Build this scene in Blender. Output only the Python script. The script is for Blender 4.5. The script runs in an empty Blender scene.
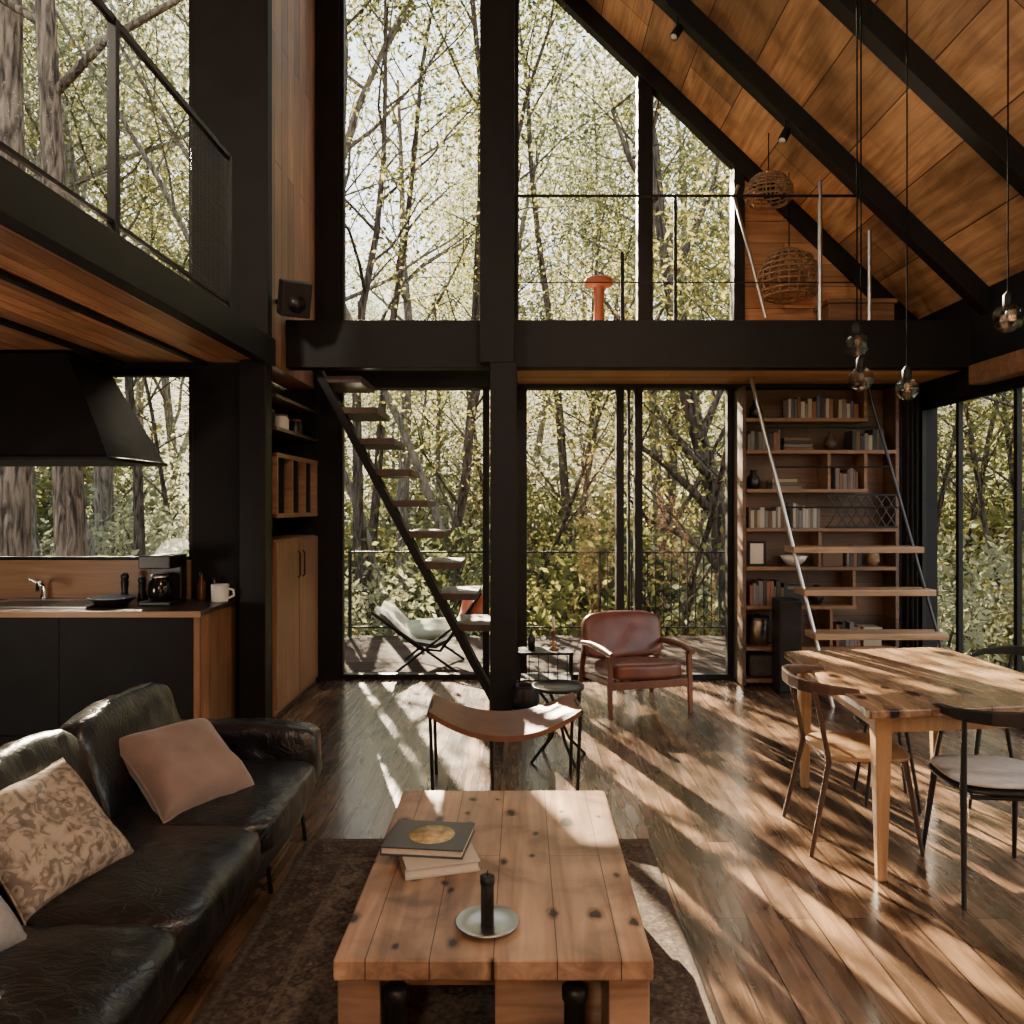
import bpy, bmesh, math, random
from mathutils import Vector, Matrix, noise as mnoise
C = bpy.context.scene.collection
F, CX, CY, H = 800.0, 522.0, 505.0, 1.6
PI = math.pi
def P(x, y, Y): return Vector(((x-CX)*Y/F, Y, H-(y-CY)*Y/F))

# ------------------------------------------------------------------ mesh builder
class MB:
    def __init__(s): s.bm = bmesh.new()
    def _faces(s, vs, fs, M=None, smooth=False):
        if M is not None: vs = [M @ Vector(v) for v in vs]
        bv = [s.bm.verts.new(v) for v in vs]
        for f in fs:
            try:
                fc = s.bm.faces.new([bv[i] for i in f]); fc.smooth = smooth
            except ValueError: pass
        return s
    def box(s, x0, x1, y0, y1, z0, z1, M=None):
        vs = [(x0,y0,z0),(x1,y0,z0),(x1,y1,z0),(x0,y1,z0),(x0,y0,z1),(x1,y0,z1),(x1,y1,z1),(x0,y1,z1)]
        return s._faces(vs, [(0,3,2,1),(4,5,6,7),(0,1,5,4),(1,2,6,5),(2,3,7,6),(3,0,4,7)], M)
    def bar(s, p0, p1, w, h, up=(0,0,1), w1=None, h1=None):
        p0, p1 = Vector(p0), Vector(p1); d = (p1-p0).normalized(); u = Vector(up)
        if abs(d.dot(u)) > .98: u = Vector((0,1,0))
        a = d.cross(u).normalized(); b = a.cross(d).normalized()
        w1 = w if w1 is None else w1; h1 = h if h1 is None else h1
        vs = []
        for p, ww, hh in ((p0,w,h),(p1,w1,h1)):
            for sa, sb in ((-1,-1),(1,-1),(1,1),(-1,1)): vs.append(p+a*sa*ww/2+b*sb*hh/2)
        return s._faces(vs, [(0,1,2,3),(7,6,5,4),(0,4,5,1),(1,5,6,2),(2,6,7,3),(3,7,4,0)])
    def tube(s, pts, r, seg=8, closed=False):
        pts = [Vector(p) for p in pts]; n = len(pts)
        rs = r if isinstance(r, (list, tuple)) else [r]*n
        t0 = (pts[1]-pts[0]).normalized()
        a = t0.orthogonal().normalized(); vs = []
        for i, p in enumerate(pts):
            if closed: t = (pts[(i+1) % n]-pts[i-1]).normalized()
            else: t = (pts[min(i+1,n-1)]-pts[max(i-1,0)]).normalized()
            a = (a-t*a.dot(t)).normalized(); b = t.cross(a)
            for k in range(seg):
                an = 2*PI*k/seg
                vs.append(p+(a*math.cos(an)+b*math.sin(an))*rs[i])
        fs = []
        for i in range(n if closed else n-1):
            j = (i+1) % n
            for k in range(seg):
                k2 = (k+1) % seg
                fs.append((i*seg+k, i*seg+k2, j*seg+k2, j*seg+k))
        s._faces(vs, fs, None, True)
        if not closed:
            s._faces(vs[:seg], [tuple(range(seg-1,-1,-1))]); s._faces(vs[-seg:], [tuple(range(seg))])
        return s
    def lathe(s, prof, c=(0,0,0), seg=24, M=None, smooth=True):
        vs, fs = [], []; c = Vector(c)
        for r, z in prof:
            for k in range(seg):
                an = 2*PI*k/seg; vs.append(c+Vector((r*math.cos(an), r*math.sin(an), z)))
        for i in range(len(prof)-1):
            for k in range(seg):
                k2 = (k+1) % seg
                fs.append((i*seg+k, i*seg+k2, (i+1)*seg+k2, (i+1)*seg+k))
        s._faces(vs, fs, M, smooth)
        if prof[0][0] > .002: s._faces(vs[:seg], [tuple(range(seg))], M)
        if prof[-1][0] > .002: s._faces(vs[-seg:], [tuple(range(seg))], M)
        return s
    def prism(s, poly, axis, a, b, M=None):
        def m(p, t): return {'x':(t,p[0],p[1]), 'y':(p[0],t,p[1]), 'z':(p[0],p[1],t)}[axis]
        n = len(poly); vs = [m(p,a) for p in poly]+[m(p,b) for p in poly]
        fs = [tuple(range(n)), tuple(range(2*n-1,n-1,-1))]+[(i,(i+1)%n,n+(i+1)%n,n+i) for i in range(n)]
        return s._faces(vs, fs, M)
    def grid(s, fn, nu, nv, smooth=True):
        vs = [fn(i/nu, j/nv) for i in range(nu+1) for j in range(nv+1)]
        fs = [(i*(nv+1)+j, (i+1)*(nv+1)+j, (i+1)*(nv+1)+j+1, i*(nv+1)+j+1) for i in range(nu) for j in range(nv)]
        return s._faces(vs, fs, None, smooth)
    def puff(s, c, size, p=7, bulge=.15, n=12, wr=0.0, ws=6, M=None, seed=0):
        sx, sy, sz = size[0]/2, size[1]/2, size[2]/2; c = Vector(c)
        def f(face):
            ax, sg = face
            def g(u, v):
                a, b = 2*u-1, 2*v-1
                q = [0,0,0]; q[ax] = sg; q[(ax+1)%3] = a; q[(ax+2)%3] = b
                q = Vector(q); k = (abs(q.x)**p+abs(q.y)**p+abs(q.z)**p)**(1/p); q = q/k
                z = q.z*(1+bulge*(1-q.x*q.x)*(1-q.y*q.y)) if q.z > 0 else q.z
                v3 = Vector((q.x*sx*(1+.12*bulge*(1-q.z*q.z)), q.y*sy, z*sz))
                if wr:
                    nn = mnoise.noise(Vector((v3.x*ws+seed, v3.y*ws*.6, v3.z*ws)))
                    rg = 1-abs(mnoise.noise(Vector((v3.x*ws*1.6+v3.y*4, v3.y*ws*1.1+seed*2, v3.z*ws))))*2.2
                    v3 += q.normalized()*(nn*.8+.55*max(-1,rg))*wr
                w = c+v3
                return M @ w if M is not None else w
            return g
        for ax in range(3):
            for sg in (-1,1): s.grid(f((ax,sg)), n, n)
        bmesh.ops.remove_doubles(s.bm, verts=s.bm.verts, dist=.0004)
        return s
    def pillow(s, M, w, h, t, n=16, wr=.006, seed=0):
        for sg in (-1,1):
            def g(u, v, sg=sg):
                a, b = 2*u-1, 2*v-1
                x = a*w/2*(1-.09*(1-b*b)); y = b*h/2*(1-.09*(1-a*a))
                z = sg*t/2*max(0,(1-a**4)*(1-b**4))**.55
                z += wr*mnoise.noise(Vector((x*9+seed, y*9, sg)))*(1-abs(a)**3)*(1-abs(b)**3)*2
                return M @ Vector((x,y,z))
            s.grid(g, n, n)
        bmesh.ops.remove_doubles(s.bm, verts=s.bm.verts, dist=.0004)
        return s
    def build(s, name, mat, parent=None, bevel=0, world=True, seg=2):
        bmesh.ops.recalc_face_normals(s.bm, faces=s.bm.faces[:])
        if parent is not None and world:
            s.bm.transform(XF(parent).inverted())
        me = bpy.data.meshes.new(name); s.bm.to_mesh(me); s.bm.free()
        me.materials.append(mat)
        o = bpy.data.objects.new(name, me); C.objects.link(o)
        if parent is not None: o.parent = parent
        if bevel:
            b = o.modifiers.new('bevel','BEVEL'); b.width = bevel; b.segments = seg; b.limit_method = 'ANGLE'; b.angle_limit = .6
        return o
def XF(o):
    M = Matrix.Translation(o.location) @ o.rotation_euler.to_matrix().to_4x4()
    return XF(o.parent) @ M if o.parent else M
def tag(o, label, cat, group=None):
    o['label'] = label; o['category'] = cat
    if group: o['group'] = group
    return o
def thing(name, label, cat, loc=(0,0,0), rz=0, group=None):
    o = bpy.data.objects.new(name, None); o.empty_display_size = .1; C.objects.link(o)
    o.location = loc; o.rotation_euler = (0,0,rz)
    return tag(o, label, cat, group)
def struct(o, label=None, cat=None):
    o['kind'] = 'structure'
    if label: o['label'] = label; o['category'] = cat
    return o

# ------------------------------------------------------------------ materials
def newmat(name):
    m = bpy.data.materials.new(name); m.use_nodes = True
    nt = m.node_tree; return m, nt, nt.nodes['Principled BSDF']
def N(nt, t, **kw):
    n = nt.nodes.new(t)
    for k, v in kw.items(): setattr(n, k, v)
    return n
def c4(c): return (c[0],c[1],c[2],1)
def ramp(nt, fac, stops):
    r = N(nt,'ShaderNodeValToRGB'); e = r.color_ramp.elements
    e[0].position, e[0].color = stops[0][0], c4(stops[0][1])
    e[1].position, e[1].color = stops[-1][0], c4(stops[-1][1])
    for p, c in stops[1:-1]:
        x = e.new(p); x.color = c4(c)
    nt.links.new(fac, r.inputs['Fac']); return r.outputs['Color']
def mix(nt, a, b, fac=1.0, mode='MULTIPLY'):
    m = N(nt,'ShaderNodeMixRGB', blend_type=mode)
    for k, v in (('Fac',fac),('Color1',a),('Color2',b)):
        if hasattr(v,'is_linked'): nt.links.new(v, m.inputs[k])
        else: m.inputs[k].default_value = v if k == 'Fac' else c4(v)
    return m.outputs['Color']
def noise(nt, vec, scale, detail=4, dist=0):
    n = N(nt,'ShaderNodeTexNoise'); n.inputs['Scale'].default_value = scale
    n.inputs['Detail'].default_value = detail; n.inputs['Distortion'].default_value = dist
    nt.links.new(vec, n.inputs['Vector']); return n.outputs['Fac']
def mapping(nt, scale=(1,1,1), loc=(0,0,0)):
    t = N(nt,'ShaderNodeTexCoord'); m = N(nt,'ShaderNodeMapping')
    m.inputs['Scale'].default_value = scale; m.inputs['Location'].default_value = loc
    nt.links.new(t.outputs['Object'], m.inputs['Vector']); return m.outputs['Vector']
def bump(nt, b, h, strength=.2, dist=.01):
    n = N(nt,'ShaderNodeBump'); n.inputs['Strength'].default_value = strength; n.inputs['Distance'].default_value = dist
    nt.links.new(h, n.inputs['Height']); nt.links.new(n.outputs['Normal'], b.inputs['Normal'])
def simple(name, col, rough=.5, metal=0, var=.0, vs=12, bmp=0, bs=60, coat=0, sheen=0, spec=None):
    m, nt, b = newmat(name)
    b.inputs['Base Color'].default_value = c4(col); b.inputs['Roughness'].default_value = rough
    b.inputs['Metallic'].default_value = metal; b.inputs['Coat Weight'].default_value = coat
    b.inputs['Sheen Weight'].default_value = sheen
    if spec is not None: b.inputs['Specular IOR Level'].default_value = spec
    v = mapping(nt)
    if var:
        f = noise(nt, v, vs, 5)
        nt.links.new(ramp(nt, f, [(.3,[x*(1-var) for x in col]),(.7,[min(1,x*(1+var)) for x in col])]), b.inputs['Base Color'])
    if bmp: bump(nt, b, noise(nt, v, bs, 6), bmp, .004)
    return m
def wood(name, c1, c2, grain='y', across='x', rough=.45, planks=None, knots=0, gs=1.0, pv=(.6,1.3), coat=0, bmp=.12, gap=.003, wear=0, wd=.42, spec=.5):
    m, nt, b = newmat(name)
    sc = {'x':9*gs,'y':9*gs,'z':9*gs}; sc[grain] = .7*gs
    v = mapping(nt, (sc['x'],sc['y'],sc['z']))
    f = noise(nt, v, 2.2, 8, 1.2)
    col = ramp(nt, f, [(.28,c1),(.5,[(a+b_)/2 for a,b_ in zip(c1,c2)]),(.72,c2)])
    big = noise(nt, mapping(nt), 1.3, 2)
    col = mix(nt, col, ramp(nt, big, [(.3,(.75,.75,.75)),(.7,(1.15,1.15,1.15))]))
    rr = f
    if planks:
        t = N(nt,'ShaderNodeTexCoord'); s = N(nt,'ShaderNodeSeparateXYZ'); cb = N(nt,'ShaderNodeCombineXYZ')
        nt.links.new(t.outputs['Object'], s.inputs[0])
        nt.links.new(s.outputs['XYZ'.index(grain.upper())], cb.inputs[0]); nt.links.new(s.outputs['XYZ'.index(across.upper())], cb.inputs[1])
        k = N(nt,'ShaderNodeTexBrick'); k.offset = .37; k.offset_frequency = 2
        k.inputs['Scale'].default_value = 1; k.inputs['Brick Width'].default_value = planks[1]; k.inputs['Row Height'].default_value = planks[0]
        k.inputs['Mortar Size'].default_value = gap; k.inputs['Mortar Smooth'].default_value = .1
        k.inputs['Color1'].default_value = c4([pv[0]]*3); k.inputs['Color2'].default_value = c4((pv[1],pv[1]*.97,pv[1]*.93)); k.inputs['Mortar'].default_value = (.12,.1,.09,1)
        nt.links.new(cb.outputs[0], k.inputs['Vector'])
        col = mix(nt, col, k.outputs['Color'])
    if wear:
        wn_ = noise(nt, mapping(nt), wear, 9, .8)
        col = mix(nt, col, ramp(nt, wn_, [(.34,(wd,wd*.92,wd*.85)),(.5,(1,1,1)),(.68,(1.2,1.2,1.18))]))
    if knots:
        s2 = {'x':1,'y':1,'z':0}; s2[grain] = .6
        for ks, th, off in ((knots,.085,0),(knots*2.3,.10,4.3)):
            vo = N(nt,'ShaderNodeTexVoronoi', voronoi_dimensions='2D'); vo.inputs['Scale'].default_value = ks
            mp = mapping(nt,(s2['x'],s2['y'],s2['z']),(off,off,0))
            dn = N(nt,'ShaderNodeTexNoise'); dn.inputs['Scale'].default_value = 28; nt.links.new(mp, dn.inputs['Vector'])
            sc_ = N(nt,'ShaderNodeVectorMath', operation='SCALE'); sc_.inputs['Scale'].default_value = .028; nt.links.new(dn.outputs['Color'], sc_.inputs[0])
            ad = N(nt,'ShaderNodeVectorMath', operation='ADD'); nt.links.new(mp, ad.inputs[0]); nt.links.new(sc_.outputs[0], ad.inputs[1])
            nt.links.new(ad.outputs[0], vo.inputs['Vector'])
            sp_ = N(nt,'ShaderNodeSeparateXYZ'); nt.links.new(vo.outputs['Color'], sp_.inputs[0])
            mr = N(nt,'ShaderNodeMapRange'); mr.inputs[1].default_value = .35; mr.inputs[2].default_value = 1; mr.inputs[3].default_value = .02; mr.inputs[4].default_value = 1.25
            nt.links.new(sp_.outputs[0], mr.inputs[0])
            dv = N(nt,'ShaderNodeMath', operation='DIVIDE'); nt.links.new(vo.outputs['Distance'], dv.inputs[0]); nt.links.new(mr.outputs[0], dv.inputs[1])
            col = mix(nt, col, ramp(nt, dv.outputs[0], [(th*.8,(.055,.04,.03)),(th*1.05,(.5,.42,.37)),(th*2,(1,1,1))]))
    nt.links.new(col, b.inputs['Base Color'])
    r = N(nt,'ShaderNodeMapRange'); r.inputs[3].default_value = rough-.1; r.inputs[4].default_value = rough+.12
    nt.links.new(rr, r.inputs[0]); nt.links.new(r.outputs[0], b.inputs['Roughness'])
    b.inputs['Coat Weight'].default_value = coat; b.inputs['Coat Roughness'].default_value = .15
    b.inputs['Specular IOR Level'].default_value = spec
    if bmp: bump(nt, b, f, bmp, .004)
    return m
def glass(name, fac=.05, tint=(1,1,1), rough=0.0):
    m, nt, b = newmat(name); nt.nodes.remove(b)
    t = N(nt,'ShaderNodeBsdfTransparent'); g = N(nt,'ShaderNodeBsdfGlossy'); x = N(nt,'ShaderNodeMixShader')
    t.inputs[0].default_value = c4(tint); g.inputs['Roughness'].default_value = rough; x.inputs[0].default_value = fac
    nt.links.new(t.outputs[0], x.inputs[1]); nt.links.new(g.outputs[0], x.inputs[2])
    nt.links.new(x.outputs[0], nt.nodes['Material Output'].inputs[0]); return m
def leafmat(name, c1, c2, trans=.6):
    m, nt, b = newmat(name); nt.nodes.remove(b)
    f = noise(nt, mapping(nt), 1.6, 3)
    col = ramp(nt, f, [(.35,c1),(.65,c2)])
    oi = N(nt,'ShaderNodeObjectInfo')
    col = mix(nt, col, ramp(nt, oi.outputs['Random'], [(0,(.75,.8,.76)),(1,(1.2,1.13,1.03))]))
    d = N(nt,'ShaderNodeBsdfDiffuse'); t = N(nt,'ShaderNodeBsdfTranslucent'); x = N(nt,'ShaderNodeMixShader'); x.inputs[0].default_value = trans
    nt.links.new(col, d.inputs[0]); nt.links.new(col, t.inputs[0])
    nt.links.new(d.outputs[0], x.inputs[1]); nt.links.new(t.outputs[0], x.inputs[2])
    nt.links.new(x.outputs[0], nt.nodes['Material Output'].inputs[0]); return m
def barkmat(name, c1, c2):
    m, nt, b = newmat(name)
    f = noise(nt, mapping(nt,(13,13,2.2)), 1.6, 8, .6)
    nt.links.new(ramp(nt, f, [(.36,c1),(.5,[(p+q)/2 for p,q in zip(c1,c2)]),(.62,c2)]), b.inputs['Base Color'])
    b.inputs['Roughness'].default_value = .95; b.inputs['Specular IOR Level'].default_value = .1
    bump(nt, b, f, 1.0, .06); return m
def leathermat(name, col, rough):
    m, nt, b = newmat(name); v = mapping(nt)
    b.inputs['Base Color'].default_value = c4(col); b.inputs['Specular IOR Level'].default_value = .6
    n1 = noise(nt, mapping(nt,(1,1.6,1)), 9, 7, 1.8)
    cr = ramp(nt, n1, [(.40,(1,1,1)),(.49,(.55,.55,.55)),(.5,(.35,.35,.35)),(.51,(.55,.55,.55)),(.6,(1,1,1))])
    r = N(nt,'ShaderNodeMapRange'); r.inputs[3].default_value = rough-.06; r.inputs[4].default_value = rough+.08
    nt.links.new(noise(nt, v, 5, 4), r.inputs[0]); nt.links.new(r.outputs[0], b.inputs['Roughness'])
    b.inputs['Coat Weight'].default_value = .15; b.inputs['Coat Roughness'].default_value = .2
    bump(nt, b, cr, .3, .008); return m

BLK = simple('black_steel', (.007,.007,.0075), .5, .0, .2, 8, spec=.25)
CORD = simple('black_cord', (.006,.006,.006), .95, 0, spec=.05)
BWALL = simple('black_paint', (.008,.008,.0085), .65, 0, .25, 4, .05, 40, spec=.22)
STEEL = simple('brushed_steel', (.55,.53,.5), .3, 1)
CHROME = simple('chrome', (.7,.7,.7), .12, 1)
DSTEEL = simple('dark_steel', (.05,.05,.055), .35, .8)
W_FLOOR = wood('floor_boards', (.066,.039,.024), (.205,.124,.073), 'y', 'x', .26, (.125,1.9), 0, 1.0, (.34,1.42), .2, .1, .003, 2.6)
W_ROOF = wood('roof_boards', (.34,.18,.082), (.74,.46,.23), 'y', 'x', .5, (.36,4.2), 0, .85, (.55,1.15), 0, .1, .004, 1.6, .55)
W_LOFT = wood('loft_boards', (.36,.14,.065), (.62,.29,.14), 'y', 'x', .4, (.10,2.2), 0, 1, (.5,1.25))
W_MEZ = wood('mezzanine_boards', (.46,.21,.10), (.70,.39,.19), 'x', 'y', .45, (.12,2.0), 0, 1, (.7,1.2))
W_VERT = wood('upright_boards', (.24,.12,.065), (.46,.27,.155), 'z', 'y', .5, (.17,2.6), 0, 1, (.6,1.2), 0, .12, .004)
W_BACK = wood('gable_boards', (.30,.145,.065), (.58,.32,.15), 'x', 'z', .5, (.2,2.4), 0, .8, (.7,1.2))
W_CAB = wood('cabinet_wood', (.17,.08,.04), (.34,.18,.095), 'z', 'y', .45)
W_END = wood('end_panel_wood', (.18,.08,.04), (.40,.20,.10), 'z', 'y', .4, (.16,3), 0, 1, (.7,1.15))
W_SHELF = wood('shelf_wood', (.14,.07,.034), (.31,.16,.078), 'x', 'z', .45)
W_BSHELF = wood('bookcase_shelf_wood', (.12,.06,.029), (.27,.138,.067), 'x', 'z', .45)
W_BCBACK = wood('bookcase_back_wood', (.055,.028,.014), (.14,.07,.034), 'x', 'z', .5, (.3,2), 0, 1)
W_SPLASH = wood('splash_wood', (.22,.12,.06), (.36,.21,.115), 'x', 'z', .45)
W_COFFEE = wood('pine_table_wood', (.25,.145,.088), (.55,.355,.228), 'y', 'x', .34, (.172,4), 3.3, .8, (.78,1.12), 0, .1, .0015, 3)
W_COFFEEX = wood('pine_edge_wood', (.22,.122,.07), (.44,.275,.17), 'x', 'z', .45, None, 0, .8, wear=3)
W_DINE = wood('oak_table_wood', (.19,.11,.06), (.43,.275,.16), 'y', 'x', .25, (.27,5), 1.9, .8, (.8,1.12), .15, .1, .002, 3.2, .6)
W_DLEG = wood('oak_leg_wood', (.27,.145,.065), (.46,.27,.13), 'z', 'x', .4)
W_TREAD = wood('tread_wood', (.035,.018,.011), (.085,.045,.026), 'y', 'x', .5)
W_LTREAD = wood('ladder_tread_wood', (.20,.11,.058), (.40,.24,.13), 'x', 'y', .4)
W_CHAIR = wood('chair_wood', (.085,.028,.014), (.155,.055,.027), 'z', 'x', .35)
W_DARK = wood('walnut_chair_wood', (.03,.015,.009), (.075,.036,.02), 'z', 'x', .35)
W_DECK = wood('deck_boards', (.024,.016,.011), (.058,.041,.029), 'x', 'y', .85, (.14,3.4), 0, .8, (.6,1.25), 0, .15, .008, spec=.06)
LEATHER = leathermat('black_leather', (.0065,.007,.0082), .30)
L_BROWN = simple('saddle_leather', (.15,.062,.033), .38, 0, .3, 6, .2, 50)
L_RED = simple('oxblood_leather', (.125,.036,.022), .36, 0, .3, 6, .2, 50)
F_BEIGE = simple('mauve_velvet', (.225,.155,.125), .85, 0, .18, 9, .3, 120, 0, .4)
F_GREY = simple('grey_linen', (.28,.27,.265), .9, 0, .12, 40, .3, 200)
F_PALE = simple('pale_seat_cloth', (.48,.46,.43), .9, 0, .1, 40, .2, 200)
F_CREAM = simple('cream_canvas', (.34,.32,.24), .85, 0, .15, 9, .2, 90)
F_SAGE = simple('pale_sage_cloth', (.26,.28,.19), .9, 0, .2, 8, .2, 80)
F_DARK = simple('dark_curtain_cloth', (.014,.013,.013), .9, 0, .3, 10)
ORANGE = simple('orange_lacquer', (.40,.12,.05), .4)
CERAM = simple('white_ceramic', (.7,.68,.63), .25)
BLKP = simple('black_plastic', (.010,.010,.010), .38, spec=.35)
PAPER = simple('paper_pages', (.62,.56,.45), .8, 0, .08, 60)
DCOVER = simple('dark_book_cover', (.055,.055,.06), .35)
CCOVER = simple('cream_book_cover', (.5,.43,.33), .5)
GOLD = simple('ochre_print', (.5,.36,.17), .5, 0, .5, 30)
WICK = simple('wicker_weave', (.22,.13,.065), .7, 0, .4, 40)
BRASS = simple('aged_brass', (.38,.22,.09), .35, 1)
AMBER = simple('amber_bottle_glass', (.10,.035,.01), .12)
GREENB = simple('green_bottle_glass', (.015,.03,.015), .12)
GLASS = glass('window_glass', .018)
GLOBE = glass('clear_globe_glass', .14, (.90,.90,.90))
BULB = simple('bulb_glass', (.12,.11,.10), .15)
BARK = barkmat('bark', (.017,.014,.011), (.10,.081,.064))
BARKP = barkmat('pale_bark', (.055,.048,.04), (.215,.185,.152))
BARKB = barkmat('rough_bark', (.035,.026,.02), (.22,.165,.12))  # sunlit glow on the near trunks lifted into the bark colour
LEAF1 = leafmat('leaf_olive', (.048,.063,.027), (.155,.163,.067))
LEAF2 = leafmat('leaf_yellow', (.095,.107,.037), (.28,.25,.085))
LEAF3 = leafmat('leaf_pale', (.20,.22,.145), (.40,.395,.26))  # haze over distant trees painted into the leaf colour
LEAF4 = leafmat('leaf_haze_tint', (.145,.17,.11), (.31,.315,.205))  # darker step of the same painted haze
def ground_mat():
    m, nt, b = newmat('forest_floor'); v = mapping(nt); f = noise(nt, v, 1.8, 10)
    g = noise(nt, v, .25, 3)
    c = ramp(nt, f, [(.34,(.03,.034,.018)),(.5,(.10,.105,.055)),(.66,(.19,.19,.10))])
    nt.links.new(mix(nt, c, ramp(nt, g, [(.35,(.6,.65,.6)),(.65,(1.3,1.2,1.1))])), b.inputs['Base Color'])
    b.inputs['Roughness'].default_value = .95; b.inputs['Specular IOR Level'].default_value = .1; bump(nt, b, f, 1, .5); return m
def mesh_mat():
    m, nt, b = newmat('fine_wire_mesh')
    b.inputs['Base Color'].default_value = (.02,.02,.02,1); b.inputs['Roughness'].default_value = .5
    k = N(nt,'ShaderNodeTexBrick'); k.offset = 0
    t = N(nt,'ShaderNodeTexCoord'); s = N(nt,'ShaderNodeSeparateXYZ'); cb = N(nt,'ShaderNodeCombineXYZ')
    nt.links.new(t.outputs['Object'], s.inputs[0]); nt.links.new(s.outputs[1], cb.inputs[0]); nt.links.new(s.outputs[2], cb.inputs[1])
    for nm, v in (('Scale',1),('Brick Width',.02),('Row Height',.02),('Mortar Size',.0016)): k.inputs[nm].default_value = v
    nt.links.new(cb.outputs[0], k.inputs['Vector']); nt.links.new(k.outputs['Fac'], b.inputs['Alpha']); return m
def rug_mat(hx, hy):
    m, nt, b = newmat('faded_oriental_pile')
    t = N(nt,'ShaderNodeTexCoord'); s = N(nt,'ShaderNodeSeparateXYZ'); nt.links.new(t.outputs['Object'], s.inputs[0])
    def mth(op, a, v=None):
        n = N(nt,'ShaderNodeMath', operation=op)
        for i, q in enumerate((a, v)):
            if q is None: continue
            if hasattr(q,'is_linked'): nt.links.new(q, n.inputs[i])
            else: n.inputs[i].default_value = q
        return n.outputs[0]
    ex = mth('SUBTRACT', hx, mth('ABSOLUTE', s.outputs[0])); ey = mth('SUBTRACT', hy, mth('ABSOLUTE', s.outputs[1]))
    e = mth('MINIMUM', ex, ey)
    dn = N(nt,'ShaderNodeTexNoise'); dn.inputs['Scale'].default_value = 14; nt.links.new(t.outputs['Object'], dn.inputs['Vector'])
    dv = N(nt,'ShaderNodeVectorMath', operation='SCALE'); dv.inputs['Scale'].default_value = .07; nt.links.new(dn.outputs['Color'], dv.inputs[0])
    av = N(nt,'ShaderNodeVectorMath', operation='ADD'); nt.links.new(t.outputs['Object'], av.inputs[0]); nt.links.new(dv.outputs[0], av.inputs[1])
    v = N(nt,'ShaderNodeTexVoronoi', distance='MANHATTAN'); v.inputs['Scale'].default_value = 9; nt.links.new(av.outputs[0], v.inputs['Vector'])
    v2 = N(nt,'ShaderNodeTexVoronoi', distance='MANHATTAN'); v2.inputs['Scale'].default_value = 17; nt.links.new(av.outputs[0], v2.inputs['Vector'])
    field = ramp(nt, v.outputs['Distance'], [(.10,(.20,.165,.125)),(.22,(.07,.05,.038)),(.4,(.14,.108,.08)),(.55,(.055,.043,.036)),(.8,(.17,.135,.10))])
    bord = ramp(nt, v2.outputs['Distance'], [(.12,(.20,.165,.125)),(.3,(.065,.05,.042)),(.5,(.145,.113,.085)),(.75,(.07,.05,.04))])
    st = ramp(nt, e, [(0,(.06,.048,.042)),(.025,(.13,.103,.08)),(.05,(.055,.045,.038))])
    isb = mth('LESS_THAN', e, .22); iss = mth('LESS_THAN', e, .05); isl = mth('LESS_THAN', mth('ABSOLUTE', mth('SUBTRACT', e, .22)), .012)
    col = mix(nt, field, bord, isb, 'MIX'); col = mix(nt, col, (.15,.12,.092), isl, 'MIX'); col = mix(nt, col, st, iss, 'MIX')
    w = noise(nt, t.outputs['Object'], 5, 9)
    col = mix(nt, col, (.125,.105,.085), ramp(nt, w, [(.42,(0,0,0)),(.72,(.7,.7,.7))]), 'MIX')
    col = mix(nt, col, ramp(nt, noise(nt, t.outputs['Object'], 60, 6), [(.3,(.42,.42,.42)),(.7,(1.15,1.12,1.1))]))
    nt.links.new(col, b.inputs['Base Color']); b.inputs['Roughness'].default_value = .9; b.inputs['Specular IOR Level'].default_value = .15
    bump(nt, b, noise(nt, t.outputs['Object'], 220, 3), .4, .004); return m
def pattern_mat():
    m, nt, b = newmat('block_print_cloth')
    v = N(nt,'ShaderNodeTexVoronoi'); v.inputs['Scale'].default_value = 26
    t = N(nt,'ShaderNodeTexCoord'); nt.links.new(t.outputs['Object'], v.inputs['Vector'])
    n = noise(nt, t.outputs['Object'], 24, 5, 1.5)
    a = ramp(nt, n, [(.42,(.17,.14,.115)),(.54,(.37,.315,.255))])
    nt.links.new(mix(nt, a, ramp(nt, v.outputs['Distance'], [(.1,(.7,.65,.6)),(.5,(1.08,1.05,1))])), b.inputs['Base Color'])
    b.inputs['Roughness'].default_value = .9; bump(nt, b, n, .3, .004); return m
GROUND, WMESH, PATT = ground_mat(), mesh_mat(), pattern_mat()

# ------------------------------------------------------------------ room shell
XR, XL, YB, YK, YF = 3.6, -4.0, 7.35, 5.95, -1.5
def zr(x): return 3.28+.96*(3.6-x)
struct(MB().box(XL,XR,YF,YK+.1,-.15,0).box(-2.2,XR,YK+.1,YB+.07,-.15,0).build('floor', W_FLOOR), 'dark brown plank floor with sun patches', 'floor')
struct(MB().prism([(3.95,zr(3.95)),(-.6,zr(-.6)),(-4.1,zr(-.6)),(-4.1,zr(-.6)+.15),(-.6,zr(-.6)+.15),(3.95,zr(3.95)+.15)],'y',YF,YB+.3).build('ceiling', W_ROOF), 'sloping timber-lined roof', 'ceiling')
struct(MB().box(XL-.1,XL,YF,YK+.1,0,zr(-.6)).build('wall_left', BWALL), 'black wall behind the sofa side', 'wall')
struct(MB().box(XL,XR,YF-.1,YF,0,zr(-.6)).build('wall_front', W_VERT), 'timber wall behind the viewer', 'wall')
wk = MB().box(-2.45,-1.89,YK,YK+.1,0,zr(-.6)).box(XL,-2.45,YK,YK+.1,0,1.19).box(XL,-2.45,YK,YK+.1,2.59,3.12).box(XL,-2.45,YK,YK+.1,5.7,zr(-.6))
struct(wk.build('wall_kitchen', BWALL), 'black wall behind the kitchen counter', 'wall')
struct(MB().box(-2.15,-1.89,YK+.1,YB+.06,2.66,zr(-.6)).build('wall_side', W_VERT), 'tall strip of upright timber boards beside the upper glass', 'wall')
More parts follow.
